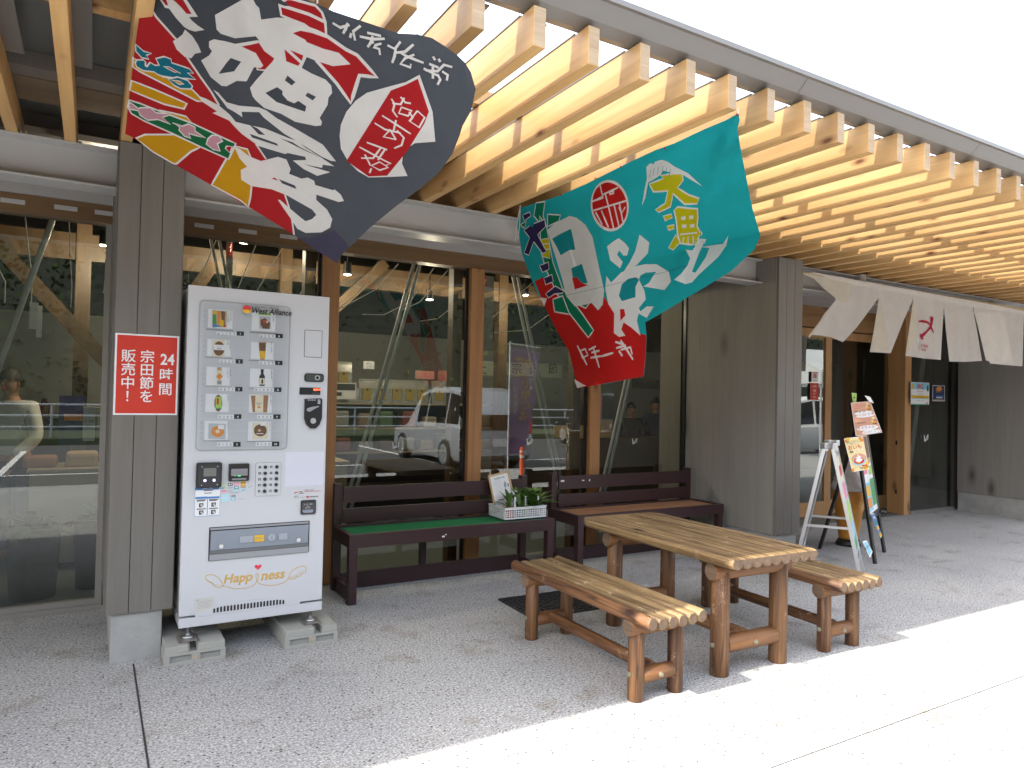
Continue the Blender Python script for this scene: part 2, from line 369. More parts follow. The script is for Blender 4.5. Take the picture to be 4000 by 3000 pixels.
XA, XB = -6.0, 14.5
fl = MB()
for k in range(-16, 47):
    x = 1.163 + RS*k; fl.box(x-.004, 2.425, ZT, x+RW+.072, 3.93, ZT+.006)  # strips added over the rafters to keep sun from leaking between them
P(fl, 'sun_block_strip', M['fascia'], canopy)
for y0, y1 in ((3.28, 3.35), (4.08, 4.21), (5.0, 5.12)):
    P(MB().box(XA, y0, ZT+.0065, XB, y1, ZT+.085), 'batten', M['rafter'] if y0 < 4 else M['clad'], canopy)
P(MB().box(.55, 2.422, ZT+.088, XB, 3.93, ZT+.096), 'translucent_roof_sheet', M['roofpanel'], canopy)
d = MB(); d.box(XA, 2.422, ZT+.088, .549, 3.93, ZT+.12); d.box(XA, 3.931, ZT+.088, XB, 6.4, ZT+.125)
P(d, 'roof_deck', M['deck'], canopy)
fa = MB()
prof = [(2.262,3.105),(2.262,3.128),(2.42,3.136),(2.42,3.028),(2.385,3.026),(2.338,3.052),(2.280,3.104)]   # sloping gutter underside, seen from below
fa.prism(prof, (XA,0,0), Y3, Z3, X3, XB-XA)
for k in range(14):
    x = XA+.9+k*1.62; fa.add([(x,2.3365,3.0525),(x+.003,2.3365,3.0525),(x+.003,2.279,3.1035),(x,2.279,3.1035)], [(0,1,2,3)], 1)
P(fa, 'fascia', [M['fascia'], M['ink']], canopy)
P(MB().box(XA, 4.225, ZT+.0065, XB, 4.56, ZT+.095), 'purlin_beam', wood('plywood_beam', (.20,.15,.10), (.13,.10,.07), 0, 9, .6), canopy)
def ibeam(x0, x1):
    b = MB(); y = 4.70
    b.box(x0, y-.085, 2.846, x1, y+.085, 2.858); b.box(x0, y-.085, 2.63, x1, y+.085, 2.643); b.box(x0, y-.005, 2.643, x1, y+.005, 2.846)
    return P(b, 'steel_beam', M['steel'], canopy)
for a, b in ((XA, .09), (.425, 5.46), (5.805, 10.79)): ibeam(a, b)
br = MB()
for k in range(-6, 44):
    x = 1.163 + RS*k
    if -.02 < x < .43 or 5.4 < x < 5.81: continue
    br.box(x+RW+.001, 4.635, 2.859, x+RW+.035, 4.75, 2.863); br.box(x+RW+.001, 4.66, 2.863, x+RW+.005, 4.72, 2.93)
    br.tube((x+RW+.018, 4.65, 2.862), (x+RW+.018, 4.65, 2.876), .007, n=8)
P(br, 'rafter_bracket', M['galv'], canopy)

# ------------------------------------------------------------------ building
bld = thing('shop_building', 'low shop building with grey boarded piers, glass front and timber posts', 'building', (0, 5.6, 0))
def pillar(x0, x1, base_dx=(.028, .05)):
    c = MB(); n = 3; w = (x1-x0)/n
    for i in range(n): c.cbox(x0+i*w+.0018, 4.43, .27, x0+(i+1)*w-.0018, 4.452, 2.855, .0015)
    c.box(x0+.001, 4.453, .271, x1-.001, 5.60, 2.854, 1)
    c.box(x0-.006, 4.456, .272, x0+.0005, 5.598, 2.853, 1 if x0 > 1 else 0); c.box(x1-.0005, 4.456, .272, x1+.004, 5.598, 2.853, 1)
    o = P(c, 'pier_cladding', [M['clad'], M['clad_plain'] if x0 > 1 else M['clad']], bld)
    b = MB().cbox(x0+base_dx[0], 4.452, -.01, x1-base_dx[1], 5.598, .2695, .006); P(b, 'concrete_base', M['conc'], bld)
pillar(.092, .422); pillar(5.462, 5.802, (.02,.02)); pillar(10.80, 11.14, (.006,.02)); pillar(-5.3, -4.97)
def pbox(name, m, *a, ch=0):
    b = MB(); b.cbox(*a, ch) if ch else b.box(*a); return P(b, name, m, bld)
# main bay front
HZ0, HZ1 = 2.625, 2.745
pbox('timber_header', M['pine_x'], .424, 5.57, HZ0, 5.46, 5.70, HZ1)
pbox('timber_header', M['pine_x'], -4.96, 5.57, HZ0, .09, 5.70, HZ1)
pbox('soffit_band', M['steel'], .424, 5.55, HZ1+.001, 5.46, 5.72, 2.856)
pbox('soffit_band', M['steel'], -4.96, 5.55, HZ1+.001, .09, 5.72, 2.856)
for a, b in ((1.53, 1.665), (2.835, 2.965), (4.155, 4.275)):
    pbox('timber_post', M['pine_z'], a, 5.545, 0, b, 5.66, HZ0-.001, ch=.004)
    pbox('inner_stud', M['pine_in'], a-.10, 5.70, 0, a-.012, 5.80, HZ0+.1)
def pane(x0, x1, z0, z1, y=5.63, name='glass_pane', m='glass'):
    return P(MB().add([(x0,y,z0),(x1,y,z0),(x1,y,z1),(x0,y,z1)], [(0,1,2,3)]), name, M[m], bld)
for a, b in ((.424, 1.53), (1.665, 2.835), (2.965, 4.155), (4.275, 5.46)): pane(a, b, .045, HZ0)
for a, b in ((-4.96, -2.4), (-2.38, .052)): pane(a, b, .07, HZ0)
for a in (1.52, 2.825, 4.145): pbox('window_gasket', M['black'], a-.012, 5.60, .045, a+.009, 5.628, HZ0-.001)
pbox('window_gasket', M['black'], 5.44, 5.60, .045, 5.4605, 5.64, HZ0-.001)
s = MB(); s.box(.424, 5.60, -.005, 5.46, 5.68, .044); P(s, 'window_sill', M['alu2'], bld)
s = MB(); s.box(-4.96, 5.585, -.005, .091, 5.68, .035); s.box(-4.96, 5.60, .036, .05, 5.66, .068); s.box(.051, 5.60, .036, .0905, 5.66, HZ0-.001); P(s, 'window_sill', M['alu2'], bld)
# bright rafter-gap reflections, put on the headers as pale panels
GAP_REFL = mat('reflection_white', (.5,.5,.5), .4)
for x in (.60, .90, 1.20, -.54, -.25, -.02): pbox('gap_reflection', GAP_REFL, x, 5.566, 2.675, x+.13, 5.5695, 2.705)
# entrance bay
DY = 6.06
def dx(px): d = ray(px, 1500); return d.x/d.y*DY
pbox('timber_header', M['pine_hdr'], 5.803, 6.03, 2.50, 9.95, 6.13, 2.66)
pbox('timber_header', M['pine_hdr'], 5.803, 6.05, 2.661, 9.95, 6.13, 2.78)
pbox('soffit_band', M['steel'], 5.803, 5.55, 2.781, 10.79, 6.2, 2.856)
pbox('door_post', M['pine_door'], 9.58, 5.66, 0, 9.725, 5.735, 2.78, ch=.003)
pbox('door_post', M['pine_door'], 9.58, 5.738, 0, 9.725, 5.90, 2.78, ch=.003)
for z_ in (.28, .95): pbox('door_latch', M['black'], 9.577, 5.76, z_, 9.58, 5.785, z_+.06)
pbox('inner_return', M['clad'], 5.47, 5.70, 0, 5.79, 6.02, 2.85)
pbox('inner_return', M['clad'], 10.81, 5.70, 0, 11.1, 5.98, 2.85)
def door(xa, xb, y, kx=None, wl=.13, w=.13):
    p = MB(); p.cbox(xa, y, .01, xa+wl, y+.05, 2.49, .003); p.cbox(xb-w, y, .01, xb, y+.05, 2.49, .003)
    p.cbox(xa+wl+.0005, y+.002, .012, xb-w-.0005, y+.048, .20, .003); p.cbox(xa+wl+.0005, y+.002, 2.38, xb-w-.0005, y+.048, 2.488, .003)
    o = P(p, 'door', M['pine_door'], bld)
    g = MB().add([(xa+wl,y+.02,.2),(xb-w,y+.02,.2),(xb-w,y+.02,2.38),(xa+wl,y+.02,2.38)], [(0,1,2,3)]).build('door_glass', M['glass'], o)
    if kx: k = MB().tube((kx, y-.02, .98), (kx, y, .98), .022, n=14).build('door_knob', M['alu'], o)
    return o
door(5.90, dx(3249), DY, dx(3249)-.06)
door(dx(3249)+.012, 9.95, DY+.06, None, .03, .03)
pane(9.726, 10.80, .05, 2.78, 5.67)
pbox('window_sill', M['alu2'], 9.726, 5.64, -.005, 10.80, 5.70, .049)
tn = mat('glass_edge', (.35,.5,.42), .2)
# shell of the shop
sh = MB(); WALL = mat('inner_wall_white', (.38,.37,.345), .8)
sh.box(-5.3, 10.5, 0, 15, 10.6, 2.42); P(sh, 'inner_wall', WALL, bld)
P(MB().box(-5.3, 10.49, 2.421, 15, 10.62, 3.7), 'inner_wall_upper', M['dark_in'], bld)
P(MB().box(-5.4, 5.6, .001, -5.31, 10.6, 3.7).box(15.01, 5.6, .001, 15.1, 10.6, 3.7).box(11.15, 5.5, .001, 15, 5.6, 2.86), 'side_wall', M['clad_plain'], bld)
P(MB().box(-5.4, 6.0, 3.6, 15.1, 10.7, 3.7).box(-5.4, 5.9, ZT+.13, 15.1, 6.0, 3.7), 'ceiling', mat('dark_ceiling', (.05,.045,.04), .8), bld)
P(MB().box(-5.3, 5.685, .002, 15, 10.48, .006), 'shop_floor', mat('shop_floor', (.12,.14,.14), .4), bld)
# timber frame inside
fr = MB()
fr.obox((-.78, 7.3, 2.75), (.20, 7.3, 1.62), .11, .12); fr.obox((.95, 7.2, 2.7), (.42, 7.2, 1.75), .1, .11)
fr.obox((1.9, 7.5, 2.1), (2.75, 7.5, 2.95), .1, .11)
for x in (-3.2, -.1, 1.7, 4.3, 7.2): fr.obox((x, 7.6, 0), (x, 7.6, 3.4), .12, .12, (1,0,0))
fr.obox((-5.2, 7.62, 2.78), (15, 7.62, 2.78), .12, .24)
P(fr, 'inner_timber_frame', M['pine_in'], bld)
P(MB().box(-5.3, 6.7, 2.32, 15, 6.72, 2.44), 'inner_valance', M['pine_in'], bld) if False else None
# steel brace rods behind the glass, in pairs
def rod(pa, pb, y=5.9, r=.016, gap=.055):
    a = at_y(*pa, y); b = at_y(*pb, y); o = MB().tube(a, b, r, n=10); 
    if gap: o.tube(a+X3*gap, b+X3*gap, r, n=10)
    return P(o, 'brace_rod', M['galv'], bld)
rod((1618, 1028), (1345, 1990)); rod((2004, 1080), (2200, 1990)); rod((2446, 1476), (2330, 1990)); rod((210, 845), (-60, 1580), gap=0, r=.02)
rod((3604, 1395), (3540, 1880), 6.0); rod((820, 918), (900, 1300), gap=.06, r=.012)
# small mark printed on the panes
def glassmark(px, py, s=1.0, y=5.626):
    c = at_y(px, py, y); m = MB()
    for a, b in (((-.03,.03),(-.012,-.02)), ((-.012,-.02),(.03,.03)), ((-.022,-.028),(.028,-.006)), ((-.03,.03),(-.022,-.028)), ((.028,-.006),(.03,.034))):
        m.tube(c+X3*a[0]*s+Z3*a[1]*s, c+X3*b[0]*s+Z3*b[1]*s, .003*s, n=5)
    return P(m, 'glass_mark', M['white'], bld)
glassmark(2068, 1726); glassmark(2479, 1724); glassmark(1545, 1740); glassmark(3617, 1712, 1.6)

# ------------------------------------------------------------------ things behind the glass
def pouch(mb, x, y, z, w=.17, h=.25, d=.06):
    b = V((x, y, z)); vs = []; 
    for t, dd in ((0, d), (.25, d*.9), (.6, d*.7), (.9, .012), (1, .008)):
        for sx, sy in ((-1,-1),(-.3,-1.15),(.3,-1.15),(1,-1),(1,1),(-1,1)): vs.append(b + V((sx*w/2*(1-.05*sin(3*t)), sy*dd/2, h*t)))
    fs = [(k*6+i, k*6+(i+1)%6, k*6+6+(i+1)%6, k*6+6+i) for k in range(4) for i in range(6)] + [tuple(range(24, 30))]
    mb.add(vs, fs, 0)
    mb.box(x-w*.27, y-d*.62, z+h*.12, x+w*.27, y-d*.58, z+h*.62, 1); mb.tube((x, y-d*.625, z+h*.54), (x, y-d*.62, z+h*.54), .014, n=10, mi=2)
SIL = mat('silver_pouch', (.55,.56,.55), .22, .85)
rack = thing('display_rack', 'long shop shelf rack behind the middle windows holding silver pouches', 'shelf', (2.9, 7.9, 0))
for z in (.45, .85, 1.12, 1.40): P(MB().box(.9, 7.7, z-.02, 4.35, 8.15, z), 'shelf', mat('shelf_board', (.22,.19,.14), .5), rack)
P(MB().box(.9, 8.16, 0, 4.35, 8.19, 1.55), 'rack_back', M['dark_in'], rack)
rnd = random.Random(5)
p0 = None
spots = [2.44, 2.68, 2.92, 3.16, 3.40, 3.68]
for i, px in enumerate((1430, 1487, 1545, 1597, 1643, 1712)):
    c = at_y(px, 1550, 7.8)
    if p0 is None:
        m = MB(); pouch(m, 0, 0, 0, .19, .27); p0 = m.build('silver_pouch', [SIL, mat('pouch_label', (.22,.16,.04), .5), M['ink']]); o = p0
    else: o = p0.copy(); COL.objects.link(o)
    o.location = (c.x, 7.8, 1.40); tag(o, '%s silver pouch from the left in the pouch row on the middle window shelf' % ('first','second','third','fourth','fifth','sixth')[i], 'pouch', 'silver pouches on the shelf')
o = p0.copy(); COL.objects.link(o); o.location = (at_y(1338, 1490, 7.9).x, 7.9, 1.56); o.scale = (1.1,1.1,1.1); tag(o, 'silver pouch standing on a box beside the white vending machine edge', 'pouch', 'silver pouches on the shelf')
bx = MB(); c = at_y(1340, 1540, 7.75); bx.box(c.x-.2, 7.78, 1.402, c.x+.2, 8.0, 1.558); tag(bx.build('display_box', M['grey']), 'grey box under the lone silver pouch inside the shop', 'box')
def paper(name, px0, px1, y, m, label, cat, texts=(), tilt=0, mats=None, extra=None, group=None):
    a = at_y(*px0, y); b = at_y(*px1, y); w = b.x-a.x; h = a.z-b.z; mb = MB()
    mb.box(0, 0, 0, w, .003, h)
    for (s, u, v, size, mi) in texts: mb.text(s, (u*w, -.0008, v*h), X3, Z3, size*h, mi, 1)
    if extra: extra(mb, w, h)
    o = mb.build(name, [m] + (mats or [M['ink'], M['red'], M['white']])); o.location = (a.x, y, b.z); o.rotation_euler = (0, tilt, 0)
    return tag(o, label, cat, group)
paper('info_card', (1298, 1494), (1390, 1560), 7.70, M['lgrey'], 'printed card with a dark photo beside the silver pouches on the shop shelf', 'card', (), extra=lambda m, w, h: m.box(.01, -.002, h*.55, w-.01, -.001, h-.01, 1).box(.03, -.002, h*.2, w*.4, -.001, h*.42, 1))
paper('price_sign', (1622, 1447), (1696, 1482), 7.9, mat('pinksign', (.35,.16,.14), .6), 'pink price sign above the silver pouches in the shop', 'sign', (('魚', .5, .3, .5, 2),))
paper('price_sign', (1712, 1447), (1775, 1492), 7.9, mat('redsign', (.25,.1,.09), .6), 'reddish price sign right of the pink one above the pouches', 'sign', (('本枯', .5, .4, .3, 2),))
paper('hanging_sign', (1420, 1410), (1462, 1442), 7.6, M['lgrey'], 'small hanging sign reading dried goods over the shop shelf', 'sign', (('ドリ', .5, .5, .38, 1), ('ンク', .5, .1, .38, 1)))
# bagged goods on lower shelves
cols = [mat('pack_%d' % i, c, .4) for i, c in enumerate(((.05,.025,.015), (.22,.19,.14), (.13,.03,.025), (.05,.09,.04), (.15,.11,.07), (.16,.17,.17)))]
for zi, z in enumerate((.85, 1.12)):
    g0 = None
    for i in range(12):
        x = 1.35 + i*.26 + rnd.uniform(-.02,.02); m = MB()
        m.cbox(x-.08, 7.72, z, x+.08, 7.9, z+rnd.uniform(.1,.19), .02)
        o = m.build('packed_goods', cols[(i*5+zi*3) % 6]); tag(o, 'packed dried goods on the %s shelf of the rack behind the middle windows' % ('lowest filled', 'middle')[zi], 'package', 'packed goods on the %s shelf' % ('lowest filled', 'middle')[zi])
b = thing('shop_banner', 'pale horizontal banner with five black characters hanging inside the shop', 'banner', tuple(at_y(2020, 1480, 8.6)))
a0 = at_y(1840, 1415, 8.6); a1 = at_y(2195, 1478, 8.6)
bm_ = MB(); bm_.box(a0.x, 8.6, a1.z, a1.x, 8.604, a0.z+.02)
for ch, px in zip('土佐宗田節', (1881, 1948, 2018, 2088, 2159)):
    c = at_y(px, 1457, 8.598); bm_.text(ch, c, X3, Z3, .17, 1, 1)
bm_.text('Tosa Soudabushi', at_y(2018, 1474, 8.598), X3, Z3, .05, 1, 1, sx=1.9)
P(bm_, 'banner_cloth', [mat('banner_grey', (.3,.33,.27), .8), M['ink']], b)
P(MB().tube((a0.x-.05, 8.61, a0.z+.02), (a1.x+.05, 8.61, a0.z+.02), .01), 'banner_rod', M['galv'], b)
# long hanging shop flags with a small mark
for px0, px1, lab in (((1845, 1070), (1925, 1370), 'long grey hanging flag with a red mark behind the second post'), ((885, 940), (905, 1160), 'narrow grey hanging strip above the vending machine')):
    a = at_y(*px0, 6.9); c = at_y(*px1, 6.9); m = MB(); n = 10
    for i in range(n):
        z0 = a.z+(c.z-a.z)*i/n; z1 = a.z+(c.z-a.z)*(i+1)/n
        y0 = 6.9+.012*sin(i*1.1); y1 = 6.9+.012*sin((i+1)*1.1); m.add([(a.x,y0,z0),(c.x,y0,z0),(c.x,y1,z1),(a.x,y1,z1)], [(0,1,2,3)])
    k = (c.x-a.x); m.tube((a.x+k*.25, 6.885, a.z-.09), (a.x+k*.6, 6.885, a.z-.02), .006, n=5, mi=1); m.tube((a.x+k*.6, 6.885, a.z-.02), (a.x+k*.5, 6.885, a.z-.1), .006, n=5, mi=1); m.tube((a.x+k*.2, 6.885, a.z-.12), (a.x+k*.7, 6.885, a.z-.11), .006, n=5, mi=1)
    tag(m.build('hanging_flag', [mat('flag_grey', (.36,.37,.35), .8), M['c_red']]), lab, 'flag')
# cords
def cord(pts, y, label, r=.004, group='thin white cords inside the windows'):
    P3 = [at_y(*p, y) for p in pts]; m = MB(); m.path(P3, r, 5); return tag(m.build('cord', mat('cord_white', (.62,.62,.58), .7) if 'cordm' not in M else M['cordm']), label, 'cord', group)
M['cordm'] = mat('cord_white', (.62,.62,.58), .7)
C1 = 'thin white cord hanging from the ceiling behind the left window'
cord([(98, 842), (112, 980), (126, 1085), (122, 1180)], 6.4, C1); cord([(270, 862), (274, 1000), (280, 1112), (276, 1200)], 6.4, C1)
cord([(422, 948), (415, 1050), (404, 1145), (400, 1140)], 6.4, C1); cord([(-5, 1050), (20, 1100), (18, 1185)], 6.4, C1)
C2 = 'thin white cord stretched on a slant behind the windows beside the vending machine'
cord([(845, 935), (776, 1105)], 6.3, C2); cord([(1000, 955), (930, 1125)], 6.3, C2); cord([(1105, 968), (1005, 1135)], 6.3, C2); cord([(1208, 1092), (1172, 1150)], 6.3, C2)
C3 = 'thin white cord drooping behind the middle windows'
cord([(1480, 1020), (1400, 1140), (1320, 1210)], 6.3, C3); cord([(1557, 1030), (1470, 1130), (1330, 1205)], 6.3, C3)
cord([(1695, 1048), (1600, 1180), (1500, 1230), (1415, 1228)], 6.3, C3); cord([(1750, 1055), (1640, 1180), (1560, 1215)], 6.3, C3)
cord([(1780, 1190), (1710, 1245), (1640, 1255)], 6.3, C3); cord([(2090, 1095), (1925, 1240)], 6.3, C3); cord([(2150, 1225), (2060, 1290), (1930, 1300)], 6.3, C3)
# paper strips tied to the left cord
m = MB(); a = at_y(122, 1180, 6.38); c = at_y(126, 1285, 6.38); m.box(a.x-.01, 6.38, c.z, a.x+.045, 6.386, a.z); m.box(a.x+.035, 6.40, c.z-.06, a.x+.07, 6.406, a.z-.02)
tag(m.build('paper_strip', M['white']), 'folded white paper strips hanging on a cord behind the left window', 'paper')
# spot lamps (lit)
LE = mat('lamp_glow', (1,.9,.7), .4, emit=(1,.88,.62), es=14)
for i, (px, py, lab) in enumerate(((407, 960, 'black spot lamp glowing under the beam behind the left window'), (952, 950, 'lit round spot lamp above the vending machine behind glass'), (1357, 1074, 'lit spot lamp behind the second window left of its brace rods'),
                   (1678, 1172, 'lit spot lamp behind the second window near its right post'), (2052, 1154, 'lit spot lamp behind the window with the long grey flag'))):
    c = at_y(px, py, 7.0); t = thing('spot_lamp', lab, 'lamp', tuple(c))
    MB().tube((0,0,.005), (0,0,.13), .04, .036, n=16, cap=True).build('lamp_body', M['blackm'], t)
    MB().tube((0,0,0), (0,0,.004), .034, n=16).build('lamp_lens', LE, t)
    MB().tube((0,0,.13), (0,0,2.78-c.z if c.z < 2.6 else .2), .006, n=6).build('lamp_stem', M['blackm'], t)
    lt = bpy.data.lights.new('spot_light', 'POINT'); lt.energy = 7; lt.color = (1,.83,.6); lt.shadow_soft_size = .05; lo = bpy.data.objects.new('spot_light', lt); link(lo, t); lo.location = (0,0,-.06)
# counter with bagged goods, left window
cn = thing('display_counter', 'pale birch display counter behind the left window', 'counter', (.1, 7.0, 0))
P(MB().cbox(-.42, 6.92, .06, 2.2, 7.5, .80, .004), 'counter_body', mat('birch', (.36,.29,.18), .5), cn)
P(MB().cbox(-.44, 6.90, .801, 2.22, 7.52, .83, .004), 'counter_top', mat('birch_top', (.40,.33,.21), .45), cn)
P(MB().box(.10, 6.915, .08, .106, 6.9195, .79).box(1.1, 6.915, .08, 1.106, 6.9195, .79).box(-.41, 6.95, 0, 2.19, 7.4, .058), 'counter_joint', M['ink'], cn)
for i in range(7):
    x = -.36+i*.30; m = MB(); m.cbox(-.12, -.16, 0, .12, .14, .09+.03*(i % 3), .03); o = m.build('goods_tray', [M['c_kraft'], M['c_tan'], M['c_cream']][i % 3])
    o.location = (x, 7.2, .83); tag(o, 'bagged goods tray on the birch counter behind the left window', 'tray', 'trays of bagged goods on the birch counter')
sb = thing('back_shelf', 'dark back shelf crowded with jars along the rear wall of the shop', 'shelf', (-1, 9.8, 0))
P(MB().box(-2.2, 9.7, 0, 4.6, 10.3, .9).box(-2.2, 9.95, .901, 4.6, 10.3, 1.12), 'shelf_body', M['dark_in'], sb)
for i in range(34):
    x = -2.0+i*.19+rnd.uniform(-.03,.03); h = rnd.uniform(.12,.34); m = MB(); m.lathe((0,0,0), [(0,0),(.06,0),(.065,.02),(.06,h*.7),(.03,h*.85),(.03,h),(0,h)], 10)
    o = m.build('jar', cols[i % 6]); o.location = (x, 9.9 if i % 2 else 10.1, .9 if i % 2 else 1.12); tag(o, 'small jar in the crowded row on the dark back shelf', 'jar', 'jars on the dark back shelf')
paper('purple_poster', (232, 1545), (330, 1740), 6.8, M['c_navy'], 'purple and orange hanging poster behind the left window', 'poster', extra=lambda m, w, h: m.box(0, -.002, h*.62, w*.95, -.001, h, 2).box(w*.2,-.003,h*.5,w*.9,-.0021,h*.64,3), mats=[M['ink'], simple('c_purple', (.07,.04,.22)), M['c_orange']])
M['c_purple'].diffuse_color = (.1,.06,.35,1)
paper('white_leaflet', (326, 1590), (370, 1722), 6.75, M['lgrey'], 'white leaflet clipped on a rail behind the left window', 'leaflet', (('宗田節', .5, .55, .09, 1), ('だし', .5, .4, .09, 1)))
m = MB(); m.tube(at_y(325, 1590, 6.76), at_y(405, 1594, 6.76), .006, n=6); tag(m.build('clip_rail', M['galv']), 'thin clip rail above the white leaflet', 'rail')
# pots with plants behind the left window
def leafy(mb, c, n, L, W, rs, up=.6, mi=0, droop=.5):
    rr = random.Random(rs)
    for i in range(n):
        a = rr.uniform(0, 2*pi); e = rr.uniform(up*.5, 1.3)*1.0; l = L*rr.uniform(.6,1.1); w = W*rr.uniform(.7,1.1)
        d = V((cos(a)*cos(e), sin(a)*cos(e), sin(e))); s = V((-sin(a), cos(a), 0)); p = V(c)+V((rr.uniform(-.02,.02), rr.uniform(-.02,.02), 0)); vs = []; k = 6
        for j in range(k+1):
            t = j/k; q = p + d*l*t - Z3*droop*l*t*t; ww = w*sin(pi*min(1, t*.93+.06))*.5
            vs += [q - s*ww + Z3*ww*.3, q, q + s*ww + Z3*ww*.3]
        mb.add(vs, [(3*j+q, 3*j+q+1, 3*j+4+q, 3*j+3+q) for j in range(k) for q in (0,1)], mi, True)
for i, (x, y, r, h, lab) in enumerate(((-.33, 6.1, .17, .50, 'large black pot with leafy plant left behind the window'), (.05, 6.25, .15, .52, 'black pot with spreading plant beside the boarded pier behind glass'))):
    t = thing('potted_plant', lab, 'plant', (x, y, .006))
    MB().lathe((0,0,0), [(0,0),(r*.82,0),(r*.98,h*.96),(r*1.04,h*.96),(r*1.04,h),(r*.95,h),(r*.9,h*.93),(0,h*.93)], 28).build('pot', M['rubber'], t)
    m = MB(); leafy(m, (0,0,h*.93), 34 if i else 30, .30, .085, i+3, .25, droop=.45); m.build('foliage', M['leafd'], t)

# ------------------------------------------------------------------ posters on glass and door
def poster(name, px, y, rot, label, draw, cat='poster', thick=.002):
    """px: four photo corners (TL,TR,BR,BL) giving centre and size on the plane y"""
    c = [at_y(*p, y) for p in px]; w = ((c[1]-c[0]).length+(c[2]-c[3]).length)/2; h = ((c[0]-c[3]).length+(c[1]-c[2]).length)/2
    mb = MB(); mb.box(-w/2, 0, -h/2, w/2, thick, h/2); mats = [M['white'], M['ink'], M['red'], M['c_yel'], M['c_blue'], M['c_green'], M['c_orange'], M['c_pink'], M['c_lblue'], M['c_tan'], M['c_brown'], M['c_navy']]
    mb._k = 0
    def R(u0, v0, u1, v1, mi): mb._k += 1; e = .0006+.00012*mb._k; mb.add([(-w/2+u*w, -e, -h/2+v*h) for u, v in ((u0,v0),(u1,v0),(u1,v1),(u0,v1))], [(0,1,2,3)], mi)
    def T(s, u, v, size, mi, al=1, b=False, sx=1): mb._k += 1; e = .0006+.00012*mb._k; mb.text(s, (-w/2+u*w, -e, -h/2+v*h), X3, Z3, size*h, mi, al, b, sx)
    def G(pts, mi): mb._k += 1; e = .0006+.00012*mb._k; mb.flat([(-w/2+u*w, -e, -h/2+v*h) for u, v in pts], mi)
    draw(R, T, G); o = mb.build(name, mats); o.location = (c[0]+c[1]+c[2]+c[3])/4; o.rotation_euler = rot; return tag(o, label, cat)
def d1(R, T, G):
    R(.02,.02,.98,.98,8); T('BBQ', .5,.74,.26,2,b=True); R(.02,.34,.98,.69,0); T('食材 ¥1,000〜', .5,.57,.09,2); T('手ぶらでOK', .5,.46,.07,1); R(.02,.3,.98,.42,3); T('ドリンク持込 ¥500', .5,.33,.07,1)
    R(.02,.05,.98,.27,0); T('ご予約はレジまで', .5,.17,.07,4); R(0,0,1,.035,5); R(.05,.7,.14,.92,3); R(.86,.62,.95,.88,1); R(.84,.04,.9,.12,2)
poster('barbecue_poster', ((3558,1494),(3630,1494),(3630,1582),(3558,1582)), 5.622, (0,0,0), 'light blue BBQ poster with yellow band on the right glass pane', d1)
def d2(R, T, G):
    R(.03,.03,.97,.97,11); G([(.25,.7),(.4,.92),(.65,.95),(.8,.75),(.6,.65)],6); T('夏まつり', .5,.55,.14,3); R(.3,.3,.9,.36,4); R(.3,.2,.8,.26,0); R(.1,.05,.9,.1,9)
poster('night_event_poster', ((3643,1505),(3690,1507),(3690,1567),(3643,1567)), 5.622, (0,0,0), 'small dark blue poster with orange figure right of the BBQ poster', d2)
def d3(R, T, G):
    R(.03,.90,.97,.97,2); R(.22,.35,.78,.82,0); R(.28,.4,.72,.78,2); T('P', .5,.45,.3,0,b=True); R(.2,.12,.8,.16,1)
poster('door_notice', ((3170,1452),(3196,1452),(3196,1492),(3170,1492)), DY-.003, (0,0,0), 'white notice with red square mark on the left door glass', d3, 'notice')
def d4(R, T, G):
    R(0,0,1,1,2); T('営業中', .5,.75,.13,0); T('時間', .5,.5,.13,0); T('9:00', .5,.32,.12,0); T('17:00', .5,.14,.12,0)
poster('opening_hours_notice', ((3165,1496),(3197,1496),(3197,1562),(3165,1562)), DY-.003, (0,0,0), 'red opening notice under the white one on the left door', d4, 'notice')
def d5(R, T, G):
    R(.04,.01,.96,.99,7); 
    for i, ch in enumerate('ぶっかけうどん'): T(ch, .68,.87-.135*i,.1,0,b=True)
    for i, ch in enumerate('だしたっぷり'): T(ch, .28,.84-.14*i,.08,0)
poster('pink_banner', ((2331,1546),(2351,1546),(2351,1646),(2331,1646)), 5.70, (0,0,0), 'narrow pink banner with white lettering behind the third timber post', d5, 'banner')
def d6(R, T, G):
    R(.03,.02,.97,.98,2)
    T('24', .82,.635,.19,0,b=True,sx=.85); T('時', .81,.445,.165,0,b=True); T('間', .80,.265,.165,0,b=True)
    for i, ch in enumerate('宗田節を'): T(ch, .50,.665-.165*i,.165,0,b=True)
    for i, ch in enumerate('販売中！'): T(ch, .21,.665-.165*i,.165,0,b=True)
c6 = ((452,1300),(702,1314),(690,1622),(440,1620))
poster('red_sales_sign', c6, 4.426, (0, .0, 0), 'red and white sign with large white characters on the boarded pier', d6, 'sign')
M['bolt'] = mat('weathered_bolt', (.27,.25,.18), .55, .3)
